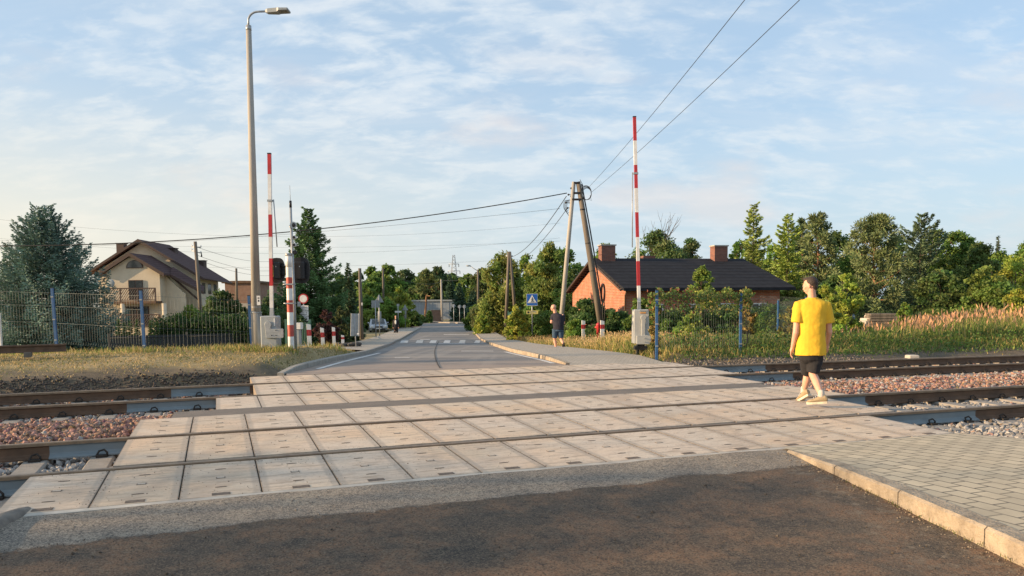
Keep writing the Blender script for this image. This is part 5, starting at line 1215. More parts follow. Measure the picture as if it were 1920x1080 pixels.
backsign('sq',747,613,572,82,5,'street name post with a long white plate beside the person in black',extra=(584.5,12,3.2,'white'))
for x,y,k in ((851,573.5,'oval white sign back farthest left of the three beyond the junction'),(862,575,'middle white sign back of the three beyond the junction'),(871,575,'rightmost pale sign back of the three beyond the junction')): backsign('c',x,605,y,112,6.5,k)
b=at(913,610,80); s=80/F; o=signpost('road_sign',b,at(913,578,80).z-b.z,'round dull sign with a dark figure at the side road corner','road sign',.035,0,'grey_paint')
zt=at(913,580,80).z-b.z; plate(o,'disc',circ(5*s),zt,[M['oldbrick'],M['galv']],border=.8); mb=MB(); mb.box((0,-.06,zt),(.12,.004,.30)); mb.box((0,-.06,zt+.02),(.26,.004,.10)); mb.build('dark_symbol',M['black'],o)
# red hydrant behind the bollard
b=at(1122,632,33); o=empty('hydrant',(b.x,b.y,b.z),0,'small red hydrant behind the white marker post at the right','hydrant'); mb=MB(); mb.tube([(0,0,-.1),(0,0,.45),(0,0,.5),(0,0,.56),(0,0,.62)],[.08,.08,.11,.10,.03],12); mb.build('barrel',M['red'],o)
mb=MB(); mb.tube([(-.15,0,.42),(.15,0,.42)],.045,10); mb.build('outlet',M['red'],o)
# ---- wooden poles, cables
def wpole(name,x0,yb,x1,yt,D,r0,r1,label,mat='wood',cat='utility pole'):
    b=at(x0,yb,D); t=at(x1,yt,D); b.z=min(b.z,Hgt(b.x,b.y)) if False else b.z; o=empty(name,tuple(b),0,label,cat); mb=MB(); mb.tube([(0,0,-.4),tuple((t-b)/2),tuple(t-b)],[r0,(r0+r1)/2,r1],12); mb.build('shaft',M[mat],o); return o,b,t
o,b,T1=wpole('utility_pole',381.5,646,366,453,42,.11,.085,'leaning wooden pole with two small crossarms before the cream house')
t=T1-b; mb=MB(); mb.tube([t+Vector((-.18,0,-.29)),t+Vector((.30,0,-.31))],.03,6); mb.build('crossarm',M['galv'],o); mb=MB(); mb.tube([t+Vector((-.2,0,-.48)),t+Vector((.28,0,-.62))],.025,6); mb.build('crossarm',M['galv'],o)
for dx,dz in ((-.18,-.29),(.30,-.31),(-.2,-.48),(.28,-.62)): mb=MB(); mb.ell(t+Vector((dx,0,dz+.06)),(.035,.035,.06),8,6); mb.build('insulator',M['white'],o)
mb=MB(); mb.box(t*.18+Vector((0,-.12,0)),(.16,.02,.07)); mb.build('tag_plate',M['white'],o)
# A-shaped pole
D=34; bl=at(1050,625,D); br=at(1130,627,D); tp=at(1079,343,D)
o=empty('a_frame_pole',((bl.x+br.x)/2,D,(bl.z+br.z)/2),0,'tall A-shaped pair of poles with cable coil and insulators right of the road','utility pole'); c0=Vector(o.location)
tl=at(1076,341,D)-c0; tr_=at(1084,341,D)-c0
mb=MB(); mb.tube([bl-c0,(bl-c0).lerp(tl,.5),tl],[.11,.095,.085],14); mb.build('pole_leg',M['polec'],o)
mb=MB(); mb.tube([br-c0,(br-c0).lerp(tr_,.5),tr_],[.155,.135,.10],14); mb.build('pole_leg',M['wood'],o)
mb=MB(); 
for yy_,w0 in ((362,.14),(374,.2),(343,.12)): q=at(1081,yy_,D)-c0; mb.box(q+Vector((0,-.1,0)),(w0*2,.05,.06)); mb.box(q+Vector((0,.1,0)),(w0*2,.05,.06))
mb.build('cross_tie',M['black'],o)
mb=MB()
for k,f in enumerate((.82,.6,.42)): q=(br-c0).lerp(tr_,f); mb.tube([q+Vector((0,0,-.03)),q+Vector((0,0,.03))],.160-.05*f,12)
mb.tube([tr_+Vector((.15,-.05,-.1)),(br-c0).lerp(tr_,.7)+Vector((.18,-.05,0)),(br-c0).lerp(tr_,.4)+Vector((.2,-.05,0)),(br-c0).lerp(tr_,.02)+Vector((.2,-.05,0))],.03,8)
mb.build('cable_duct',M['black'],o)
mb=MB(); cc=at(1098,362,D)-c0
for k in range(4):
    rr=.30-.018*k; mb.tube([cc+Vector((rr*.8*math.cos(a)+.02*k,.05*k-.1,rr*1.02*math.sin(a)-.01*k)) for a in np.linspace(0,2*math.pi,26)],.013,6,caps=False)
mb.tube([tr_+Vector((.08,0,.1)),cc+Vector((-.1,0,.3)),cc+Vector((.05,0,.28))],.012,5); mb.tube([cc+Vector((.1,0,-.25)),cc+Vector((.25,0,-.33)),cc+Vector((.2,0,-.1))],.01,5)
mb.build('cable_coil',M['cable'],o)
cc=at(1060,385,D)-c0
mb=MB()
for k in range(5):
    rr=.16+.03*k; mb.tube([cc+Vector((rr*.5*math.cos(a)+.05*k,.0,rr*1.3*math.sin(a)-.03*k)) for a in np.linspace(.4,5.6,14)],.009,5)
mb.build('loose_wire_loops',M['cable'],o)
for (x,y) in ((1071,353),(1066,365),(1061,380),(1064,390),(1071,368),(1088,381)): q=at(x,y,D)-c0; mb=MB(); mb.ell(q,(.05,.05,.045),8,6); mb.build('insulator',M['black'],o); mb=MB(); mb.tube([q,q+Vector((.14,0,.02))],.014,5); mb.build('bracket',M['galv'],o)
mb=MB(); mb.tube([at(1131,583,D)-c0+Vector((.05*math.cos(a),-.2,.45*math.sin(a))) for a in np.linspace(0,2*math.pi,16)],.02,5,caps=False); mb.build('ground_coil',M['cable'],o)
# twin poles further on
D=66; o=empty('twin_pole',tuple(at(955,600,D)),0,'pair of leaning wooden poles before the birch right of the road','utility pole'); c0=Vector(o.location)
for a,b_ in (((948.5,606),(954,472)),((967,595),(956,472))): mb=MB(); p_,q_=at(*a,D)-c0,at(*b_,D)-c0; mb.tube([p_-Vector((0,0,.3)),q_],[.16,.11],10); mb.build('pole_leg',M['wood'],o)
q_=at(955,480,D)-c0; mb=MB(); mb.tube([q_-Vector((.3,0,0)),q_+Vector((.3,0,0))],.05,6); mb.build('crossarm',M['galv'],o)
o,b,Tw2=wpole('utility_pole',678,625,674.5,503,50,.13,.10,'dark wooden pole behind the grey board left of the road'); mb=MB(); mb.box((.1,-.15,1.9),(.08,.03,.18)); mb.build('meter_tag',M['white'],o)
wpole('utility_pole',719,560,718,502,85,.13,.10,'bare wooden pole sticking out of the bushes behind the triangular sign')
o,b,Tw3=wpole('utility_pole',829,604,827,524,112,.16,.11,'concrete pole in front of the grey shed','polec')
wpole('utility_pole',444,560,443,503,60,.10,.08,'thin distant pole between cream house and concrete lamp post')
o,b,Tl=wpole('street_lamp',897,608,896,506,78,.13,.09,'distant wooden street lamp with a bent arm over the road','wood','street lamp')
t=Tl-b; mb=MB(); mb.tube([t+Vector((0,0,-.1)),t+Vector((-.35,0,.1)),t+Vector((-.75,0,.38))],.035,8); mb.build('arm',M['galv'],o); mb=MB(); mb.ell(t+Vector((-.95,0,.42)),(.25,.12,.08),10,6); mb.build('lamp_head',M['grey_paint'],o)
def cable(a,b,sag,r_,label,n=28):
    a=Vector(a);b=Vector(b); mb=MB(); mb.tube([a.lerp(b,k/n)-Vector((0,0,sag*4*(k/n)*(1-k/n))) for k in range(n+1)],r_,5); o=mb.build('cable',M['cable']); return tag(o,label,'cable','overhead cables')
TA=at(1063,362,34)
cable(at(-60,461,34.0),TA,.0+.62,.022,'thick black overhead cable sagging from the left edge to the A-shaped pole')
cable(at(-60,468,46),at(1050,391,34.2),.35,.006,'thin pale wire below the thick cable, left of the A-shaped pole')
def aimcable(x0,y0,D0,x1,y1,D1,sag,r_,label): cable(at(x0,y0,D0),at(x1,y1,D1),sag,r_,label)
aimcable(1103,352,34,1420,-30,12.0,.10,.0065,'upper thin wire rising from the A-shaped pole to the top edge')
aimcable(1107,362,34,1530,-30,12.0,.10,.0065,'lower thin wire rising from the A-shaped pole to the top edge')
aimcable(1062,368,34,958,482,66,.5,.018,'dark cable from the A-shaped pole down to the twin poles')
aimcable(1064,390,34,960,494,66,.5,.014,'second dark cable from the A-shaped pole down to the twin poles')
for k,(ya,yb_) in enumerate(((463,470),(478,488),(486,497))): aimcable(368,ya,42,520,yb_+18,80,.4,.010,['top','middle','bottom'][k]+' thin wire running right from the leaning wooden pole')
aimcable(955,480,66,828,525,112,.8,.02,'wire from the twin poles to the concrete pole by the shed')
aimcable(828,528,112,719,505,85,.9,.02,'wire crossing the road between concrete pole and bare wooden pole')
for k,(ya,yb_) in enumerate(((402,418),(438,446),(447,452),(492,482))): aimcable(-80,ya,150,1050,yb_,160,3.5 if k<2 else 1.5,.014,['highest','second','third','lowest'][k]+' faint high voltage line far behind the cream house')
# pylon
D=420; b=at(852,560,D); t=at(852,478,D); s=D/F; o=empty('lattice_pylon',tuple(b),0,'faint lattice pylon above the trees over the road','pylon'); H=t.z-b.z; mb=MB()
for sx in (-1,1):
    for sy in (-1,1): mb.tube([(sx*3,sy*3,-5),(sx*.5,sy*.5,H)],.14,4)
for k in range(12):
    z0=H*k/12; z1=H*(k+1)/12; w0=3-2.5*k/12; w1=3-2.5*(k+1)/12
    for y_ in (-1,): mb.tube([(-w0,y_*w0,z0),(w1,y_*w1,z1)],.09,4); mb.tube([(w0,y_*w0,z0),(-w1,y_*w1,z1)],.09,4)
mb.build('tower',M['galv'],o)
for yy_,w0 in ((508,11),(495,9)):
    q=at(852,yy_,D)-b; mb=MB(); mb.tube([(-w0*s,0,q.z),(w0*s,0,q.z)],.16,4); mb.build('crossarm',M['galv'],o)
    for sx in (-1,1): mb=MB(); mb.tube([(sx*w0*s,0,q.z),(sx*w0*s,0,q.z-1.6)],.18,5); mb.build('insulator',M['black'],o)
# ---- dark garden fence and green fences
def board_fence(a,b,H,mat,label,post='darkboard',n=None,boards=0):
    a=Vector(a);b=Vector(b); o=empty('garden_fence',tuple(a),0,label,'garden fence'); d=b-a; L=d.length; n=n or max(1,int(L/2.2)); nr=Vector((-d.y,d.x,0)).normalized()
    for k in range(n+1): p_=d*k/n; mb=MB(); mb.box(p_+Vector((0,0,H/2)),(.09,.09,H+.15)); mb.build('post',M[post],o)
    for k in range(n):
        mb=MB(); p_=d*k/n; q_=d*(k+1)/n; m_=int((q_-p_).length/(.12 if boards else .14))
        for j in range(m_): c=p_.lerp(q_,(j+.5)/m_)+nr*.0; ang=math.atan2(d.y,d.x); mb.box(c+Vector((0,0,H*.5)),(.105 if boards else .03,.02,H*.92),0,Matrix.Rotation(ang,3,'Z'))
        for zz in (.15,H*.85): mb.tube([p_+Vector((0,0,zz))-nr*.03,q_+Vector((0,0,zz))-nr*.03],.018,5)
        mb.build('panel',M[mat],o)
a=at(205,640,34.5);b=at(486,640,37); a.z=Hgt(a.x,a.y);b.z=Hgt(b.x,b.y); board_fence(a,b,.85,'darkboard','low dark board fence below the long hedge at the left',boards=1)
a=at(628,640,38);b=at(664,628,62); a.z=Hgt(a.x,a.y);b.z=Hgt(b.x,b.y)
board_fence(at(630,636,42),at(658,625,60),1.55,'greenmetal','green railing fence along the left pavement behind the rubble','greenmetal')
board_fence(at(538,655,30),at(582,652,32),1.1,'greenmetal','piece of green fence behind the striped mast','greenmetal')
board_fence(at(953,622,58),at(975,620,52),1.5,'greenmetal','green fence corner at the right pavement','greenmetal')
b=at(555,655,27); o=empty('utility_box',tuple(b),0,'small box with white top behind the striped mast','utility box'); mb=MB(); mb.bbox((0,0,.35),(.35,.3,.7),.02); mb.build('body',M['grey_paint'],o); mb=MB(); mb.box((.0,0,.82),(.45,.35,.22)); mb.build('cover',M['white'],o)
b=at(566,657,26); o=empty('pipe',tuple(b),0,'pale pipe lying in the grass behind the striped mast','pipe'); mb=MB(); mb.tube([(-.6,0,.08),(.3,.1,.16)],.04,8); mb.build('tube',M['galv'],o)
# stone / board stack at the right
b=at(1650,612,33); o=empty('board_stack',tuple(b),R(-8),'low stack of old grey boards under the broad pine','board stack')
for k in range(5): mb=MB(); mb.box((.02*k-.03,0,.05+.115*k),(1.1,.8,.09)); mb.build('board',M['wood'],o)
b=at(1618,612,33.2); o=empty('stone_steps',tuple(b),R(10),'sloping pile of flat stones left of the board stack','stone pile')
for k in range(4): mb=MB(); mb.bbox((.13*k,0,.06+.12*k),(.62-.13*k,.7,.11),.02); mb.build('slab',M['edge'],o)
b=at(859/1,672,16.8); 
q=gz(1722,667,.06); mb=MB(); mb.bbox((q.x,q.y+.3,.02),(.26,.25,.08),.02); tag(mb.build('concrete_block',M['edge']),'small pale concrete block behind the far rail on the right','block')
# distant shed, brick building, red garden wall
def boxhouse(name,x0,x1,yt,D,depth,base,wall,roof,label,rise=.8):
    a=at(x0,600,D);b=at(x1,600,D); zt=at((x0+x1)/2,yt,D).z; o=empty(name,((a.x+b.x)/2,D,base),0,label,'building'); W=(b.x-a.x); H=zt-base
    mb=MB(); mb.box((0,depth/2,H/2),(W,depth,H)); mb.build('wall',M[wall],o)
    mb=MB(); mb.prism([(-W/2-.3,0),(W/2+.3,0),(W/2+.3,.25),(0,rise) if rise>.3 else (0,.3),(-W/2-.3,.25)],0,depth+.5,0,Matrix.Translation((0,depth+.25,H+.003))@Matrix.Rotation(R(90),4,'X')); mb.build('roof',M[roof],o); return o,W,H
o,W,H=boxhouse('shed',771,850,565,140,14,-1.4,'shedwall','grey_paint','long pale grey metal shed behind the road bend',.2)
for k in range(5): mb=MB(); mb.box((-W*.4+k*W*.2,-.02,H*.5),(.08,.05,H*.9)); mb.build('pilaster',M['grey_paint'],o)
a=at(808,606,122);b=at(828,606,122); o=empty('garden_wall',((a.x+b.x)/2,122,-1.35),0,'small red garden wall left of the concrete pole','wall'); mb=MB(); mb.box((0,0,.9),(b.x-a.x,.2,1.8)); mb.build('wall',M['oldbrick'],o); mb=MB(); mb.box((0,0,1.85),(b.x-a.x+.1,.3,.1)); mb.build('coping',M['conc'],o)
o,W,H=boxhouse('brick_outbuilding',424,486,531,92,10,-1.2,'oldbrick','rust','dull brick outbuilding between the cream house and the concrete lamp post',.2)
mb=MB(); mb.box((0,-.06,H*.3),(W*.98,.1,H*.5)); mb.build('rendered_plinth',M['conc'],o)
o,W,H=boxhouse('small_outbuilding',30,85,617,50,4,-1.0,'conc','darkboard','low pale outbuilding seen through the branches under the blue spruce',.2); 
mb=MB(); mb.box((W*.1,-.03,H*.5),(.5,.05,.5)); mb.build('window',M['glass'],o)
# ================================================================ brick house
def house_brick():
    A=Vector((5.9,40,-.7)); ang=math.atan2(.196,.98)
    o=empty('brick_house',tuple(A),ang,'low red brick house with a wide black felt roof and two chimneys','house'); L=8.75; dep=10.0
    ze=at(1172,540,40).z+.7; zr_=at(1118,489,45).z+.7
    # local: x along the ridge, y away
    mb=MB(); mb.prism([(0,0),(dep,0),(dep,ze-.0),(dep/2,zr_-.12),(0,ze)],0,L,0,Matrix(((0,0,1,0),(1,0,0,0),(0,1,0,0),(0,0,0,1)))); mb.build('wall',M['brick'],o)
    ov=.35; th=.14; mb=MB(); sl=(zr_-ze)/(dep/2)
    for s_ in (0,1):
        y0=-ov-.4*(s_==0) if s_==0 else dep+ov; z0=ze-ov*sl+.05-.10*(s_==0); ym=dep/2; zm=zr_
        P=[Vector((-.35,y0,z0)),Vector((L+.5,y0,z0)),Vector((L+.5,ym,zm)),Vector((-.35,ym,zm))]
        mb.add(P+[p+Vector((0,0,th)) for p in P],[(3,2,1,0),(4,5,6,7),(0,1,5,4),(1,2,6,5),(2,3,7,6),(3,0,4,7)])
    rf=mb.build('roof',M['felt'],o)
    for x_,c in ((.55,0),(7.5,1)):
        mb=MB(); mb.box((x_,dep/2-.3,zr_+.35),(.82,.62,.95)); ch=mb.build('chimney',M['chimneybrick'],rf); mb=MB(); mb.box((x_,dep/2-.3,zr_+.86),(.92,.72,.07)); mb.build('chimney_cap',M['conc'],ch)
    mb=MB(); mb.box((3.4,dep/2+.6,zr_+.12),(.75,.5,.4)); mb.build('chimney',M['chimneybrick'],rf)
    # verge battens along the gable
    mb=MB()
    for s_ in (0,1):
        a=Vector((-.37,-ov if s_==0 else dep+ov,ze-ov*sl)); b_=Vector((-.37,dep/2,zr_-.02)); mb.tube([a,b_],.06,5)
        for k in range(14): c=a.lerp(b_,(k+.5)/14); mb.box(c+Vector((.17,0,-.03)),(.3,.08,.09))
    mb.build('verge_batten',M['brown'],o)
    mb=MB(); mb.tube([(-.35,-ov-.05,ze-.05),(L+.5,-ov-.05,ze-.03)],.07,6); mb.build('gutter',M['black'],o); mb=MB(); mb.tube([(-.05,-ov,ze-.1),(-.05,-.08,ze-.4),(-.05,-.08,0)],.04,6); mb.build('downpipe',M['rust'],o)
    for x_ in (1.6,3.6,5.6,7.5):
        mb=MB(); 
        for dx,dz,w_,h_ in ((-.42,0,.07,1.1),(.42,0,.07,1.1),(0,.52,.9,.07),(0,-.52,.9,.07),(0,0,.06,1.1)): mb.box((x_+dx,-.04,1.5+dz),(w_,.1,h_))
        f=mb.build('window',M['white'],o); mb=MB(); mb.box((x_,-.02,1.5),(.84,.04,1.04)); mb.build('pane',M['glass'],f)
    mb=MB(); mb.tube([(-.06,dep/2-1.4+.3*math.cos(a),ze-.2+.5*math.sin(a)) for a in np.linspace(0,2*math.pi,18)],.05,6,caps=False); mb.build('wall_ring',M['black'],o)
house_brick()
# ================================================================ cream house
def house_cream():
    D=74; z0=-1.3; c=at(262,600,D); o=empty('cream_house',(c.x,D,z0),R(0),'large cream house with steep plum brown roofs, balcony and arched attic window','house')
    O=Vector((c.x,D,z0))
    def L(x,y,d): return at(x,y,d)-O
    # main body: gable facing the camera, ridge runs back
    ap=L(262,449,D); ap2=L(316,459,D+9.5); er=L(384,521,D); er2=L(432,529,D+9.5); el=L(166,509,D)
    el.z=ap.z-(ap.x-el.x)*(ap.z-er.z)/(er.x-ap.x)
    shift=ap2.x-ap.x; el2=Vector((el.x+shift,el.y+9.5,el.z)); 
    Y=Vector((0,0,0))
    def prismbody(apx,lx,rx,za,zl,zr2,y0,y1,sh,name,mat,par):
        mb=MB(); P=[]
        for y,s_ in ((y0,0),(y1,sh)):
            P+= [Vector((lx+s_,y,-.5)),Vector((rx+s_,y,-.5)),Vector((rx+s_,y,zr2)),Vector((apx+s_,y,za)),Vector((lx+s_,y,zl))]
        mb.add(P,[(0,1,2,3,4),(9,8,7,6,5),(0,5,6,1),(1,6,7,2),(2,7,8,3),(3,8,9,4),(4,9,5,0)]); return mb.build(name,mat,par)
    sl=(ap.z-er.z)/(er.x-ap.x)
    rx=er.x-.75; lx=el.x+.7
    prismbody(ap.x,lx,rx,ap.z-.28,ap.z-.28-(ap.x-lx)*sl,ap.z-.28-(rx-ap.x)*sl,.35,9.2,shift,'wall',M['plaster'],o)
    def roofplane(a,b,c_,d_,th,name,par):
        mb=MB(); P=[a,b,c_,d_]; mb.add(P+[p-Vector((0,0,th)) for p in P],[(0,1,2,3),(7,6,5,4),(0,4,5,1),(1,5,6,2),(2,6,7,3),(3,7,4,0)]); return mb.build(name,M['tiles'],par)
    f=Vector((0,-.35,0)); bk=Vector((0,.3,0))
    rf=roofplane(ap+f,er+f,er2+bk,ap2+bk,.16,'roof',o)
    r2=roofplane(ap2+bk+Vector((-.01,0,0)),el2+bk,el+f,ap+f+Vector((-.01,0,0)),.16,'roof',o)
    mb=MB(); mb.tube([er+f+Vector((.05,0,-.1)),er2+bk+Vector((.05,0,-.1))],.08,6); mb.build('gutter',M['brown'],o)
    # bargeboards
    def board(pts,name='bargeboard',w_=.22,par=o,yo=-.04):
        mb=MB()
        for a,b_ in zip(pts,pts[1:]):
            u=(b_-a).normalized(); mb.add([a+Vector((0,yo,.03)),b_+Vector((0,yo,.03)),b_+Vector((0,yo,-w_)),a+Vector((0,yo,-w_)),a+Vector((0,yo+.06,.03)),b_+Vector((0,yo+.06,.03)),b_+Vector((0,yo+.06,-w_)),a+Vector((0,yo+.06,-w_))],[(3,2,1,0),(4,5,6,7),(0,1,5,4),(2,3,7,6),(1,2,6,5),(3,0,4,7)])
        return mb.build(name,M['brown'],par)
    board([el+f,ap+f,er+f])
    for x,y,dd,w_ in ((228,460,5,.75),(324,469,6.5,.75),(378,492,9.3,.8)):
        q=L(x,y,D+dd); mb=MB(); mb.box(q+Vector((0,0,-.6)),(w_,.7,1.5)); ch=mb.build('chimney',M['brown'],rf); mb=MB(); mb.box(q+Vector((0,0,.18)),(w_+.15,.85,.08)); mb.build('chimney_cap',M['brown'],ch)
    q=L(378,482,D+9.3); mb=MB(); mb.tube([q,q+Vector((0,0,.55))],[.09,.03],6); mb.build('vent_pipe',M['black'],rf)
    # side wall windows under the right eave
    sx=(rx+.02)
    for k in range(3):
        y=2.0+k*2.6; x_=sx+shift*(y-.35)/8.85; mb=MB(); mb.box((x_,y,er.z-.95),(.06,1.1,1.05)); w_=mb.build('window',M['brown'],o); mb=MB(); mb.box((x_+.035,y,er.z-.95),(.02,.9,.85)); mb.build('pane',M['glass'],w_)
    # front projecting wing
    y1=-4.2; Df=D+y1
    a2=L(243,474,Df); r2_=L(302,509,Df); r3=L(371,546,Df); l2=L(180,512,Df); s2=(a2.z-r2_.z)/(r2_.x-a2.x); l2.z=a2.z-(a2.x-l2.x)*s2
    wl=L(201,600,Df).x; wr=L(300,600,Df).x
    fz=lambda x: a2.z-.25-abs(x-a2.x)*s2
    mb=MB(); P=[]
    for y in (y1+.3,.3): P+=[Vector((wl,y,-.5)),Vector((wr,y,-.5)),Vector((wr,y,fz(wr))),Vector((a2.x,y,a2.z-.25)),Vector((wl,y,fz(wl)))]
    mb.add(P,[(0,1,2,3,4),(9,8,7,6,5),(0,5,6,1),(1,6,7,2),(2,7,8,3),(3,8,9,4),(4,9,5,0)]); mb.build('wing_wall',M['plaster'],o)
    g1=Vector((0,-.1,0)); yb_=Vector((0,4.3,0))
    rw=roofplane(a2+g1,r2_+g1+Vector((.3,0,-.3*s2)),r2_+g1+Vector((.3,0,-.3*s2))+yb_,a2+g1+yb_,.16,'roof',o)
    roofplane(a2+g1+yb_+Vector((-.01,0,0)),l2+g1+yb_,l2+g1,a2+g1+Vector((-.01,0,0)),.16,'roof',o)
    board([l2+g1,a2+g1,r2_+g1+Vector((.3,0,-.3*s2))],w_=.3)
    # lower catslide to the right
    q0=r2_+Vector((.25,1.2,-.3*s2)); q1=Vector((r3.x,r3.y+1.2,r3.z)); up=Vector((-.9,2.9,1.55))
    roofplane(q0,q1,q1+Vector((-.5,1.6,.5)),q0+Vector((-.4,1.6,.75)),.14,'roof',o); board([q0,q1],w_=.26,yo=-.03)
    mb=MB(); mb.prism([(wr,-.5),(er.x-.8,-.5),(er.x-.8,q1.z-.2),(wr,q0.z-.15)],0,.2,0,Matrix.Translation((0,q0.y+.5,0))@Matrix.Rotation(R(90),4,'X')); mb.build('recessed_wall',M['plaster'],o)
    mb=MB(); a=L(322,519,D-2.6); b_=L(372,562,D-2.6); mb.tube([a,b_],.09,6); mb.build('raking_trim',M['brown'],o)
    # arched window
    c=L(250,502.5,Df); mb=MB(); r_=.78; Q=Matrix.Translation((c.x,y1+.28,c.z))@Matrix.Rotation(R(90),4,'X')
    arc=lambda r_:[(r_*math.cos(a),r_*.92*math.sin(a)) for a in np.linspace(0,math.pi,16)]
    mb.prism(arc(r_),0,.05,0,Q); w_=mb.build('arched_window',M['brown'],o); mb=MB(); mb.prism([(a,b_+.06) for a,b_ in arc(r_*.86)],.05,.06,0,Q); mb.build('pane',M['glass'],w_)
    # balcony door and ground floor window
    def opening(x0,x1,yt,yb,name):
        a=L(x0,yt,Df); b_=L(x1,yb,Df); mb=MB(); mb.box(((a.x+b_.x)/2,y1+.26,(a.z+b_.z)/2),(b_.x-a.x,.1,a.z-b_.z)); w_=mb.build(name,M['brown'],o)
        n=2
        for k in range(n): mb=MB(); mb.box((a.x+(b_.x-a.x)*(k+.5)/n,y1+.205,(a.z+b_.z)/2),((b_.x-a.x)/n*.86,.02,(a.z-b_.z)*.92)); mb.build('pane',M['glass'],w_)
    opening(238,266,525,562,'balcony_door'); opening(231,278,575,612,'window')
    # balcony
    pb=L(204,565,Df); pe=L(301,565,Df); ye=y1-1.1
    mb=MB(); mb.box(((pb.x+pe.x)/2,(y1+ye)/2+.25,pb.z-.12),(pe.x-pb.x,1.3,.22)); mb.build('balcony_slab',M['rust'],o)
    def railing(xa,xb,z,y,h,name='railing'):
        mb=MB(); mb.box(((xa+xb)/2,y,z+h),(xb-xa,.08,.10)); mb.box(((xa+xb)/2,y,z+.08),(xb-xa,.06,.08)); n=int((xb-xa)/.2)
        for k in range(n+1):
            x_=xa+(xb-xa)*k/n; 
            for q in (x_,): mb.tube([(max(xa,q-.35),y,z+.08),(min(xb,q+.35),y,z+h)],.03,4,smooth=False)
        for k in range(4): mb.box((xa+(xb-xa)*k/3,y,z+h/2),(.1,.1,h+.1))
        return mb.build(name,M['brown'],o)
    railing(pb.x,pe.x,pb.z,ye-.1+.25,1.12); pz=L(0,614,Df).z; railing(pb.x,pe.x+.4,pz,ye,1.05)
    for x_ in (L(212,0,Df).x,L(291,0,Df).x): mb=MB(); mb.tube([(x_,ye+.3,-.5),(x_,ye+.3,pb.z-.22)],.2,12); mb.build('balcony_pillar',M['plaster'],o)
    # dish
    c=L(208,531,Df-.6); mb=MB(); mb.ell(c,(.34,.08,.36),16,8); mb.build('satellite_dish',M['grey_paint'],o)
house_cream()
# ================================================================ parked car
def car():
    D=80; b=at(709,624.5,D); o=empty('parked_car',(b.x,b.y,b.z),R(12),'silver dark-windowed car parked on the grass, front towards the crossing','car')
    # local: y away, x right ; front faces -y
    W=.88
    prof=[(-2.05,.35),(-2.1,.62),(-1.95,.88),(-1.05,1.0),(-.45,1.42),(.9,1.48),(1.7,1.05),(2.0,.95),(2.02,.4)]
    mb=MB(); rings=[]
    for x,k in ((-W,.86),(-W*.97,1),(W*.97,1),(W,.86)):
        rings.append([Vector((x*(1 if z<1.02 else .86),y,.35+(z-.35)*(1 if abs(x)<W else .97))) for y,z in prof])
    mb.loft(rings,0,False); mb.build('body',M['carpaint'],o,bevel=.05)
    mb=MB(); mb.add([(-.68,-1.0,1.03),(.68,-1.0,1.03),(.60,-.50,1.40),(-.60,-.50,1.40)],[(0,1,2,3)]); mb.v=[(a,b_-.03,c+.03) for a,b_,c in mb.v]; mb.build('windscreen',M['glass'],o)
    for s_ in (-1,1):
        mb=MB(); mb.add([(s_*.80,-.85,1.04),(s_*.80,1.4,1.08),(s_*.775,.85,1.40),(s_*.775,-.42,1.38)],[(0,1,2,3)]); mb.v=[(a+s_*.05,b_,c) for a,b_,c in mb.v]; mb.build('side_window',M['glass'],o)
        mb=MB(); mb.ell((s_*.66,-2.03,.74),(.17,.1,.11),12,8); mb.build('headlight',M['white'],o)
        mb=MB(); mb.ell((s_*.98,-.75,1.08),(.1,.07,.08),8,6); mb.build('wing_mirror',M['carpaint'],o)
        for y in (-1.35,1.3): mb=MB(); mb.tube([(s_*.72,y,.32),(s_*.92,y,.32)],.33,18); wl=mb.build('wheel',M['black'],o); mb=MB(); mb.tube([(s_*.922,y,.32),(s_*.93,y,.32)],.2,14); mb.build('rim',M['galv'],wl)
    mb=MB(); mb.box((0,-2.1,.70),(.8,.06,.14)); mb.box((0,-2.1,.45),(1.3,.06,.16)); mb.build('grille',M['black'],o); mb=MB(); mb.box((0,-2.15,.56),(.5,.03,.11)); mb.build('number_plate',M['white'],o)
car()
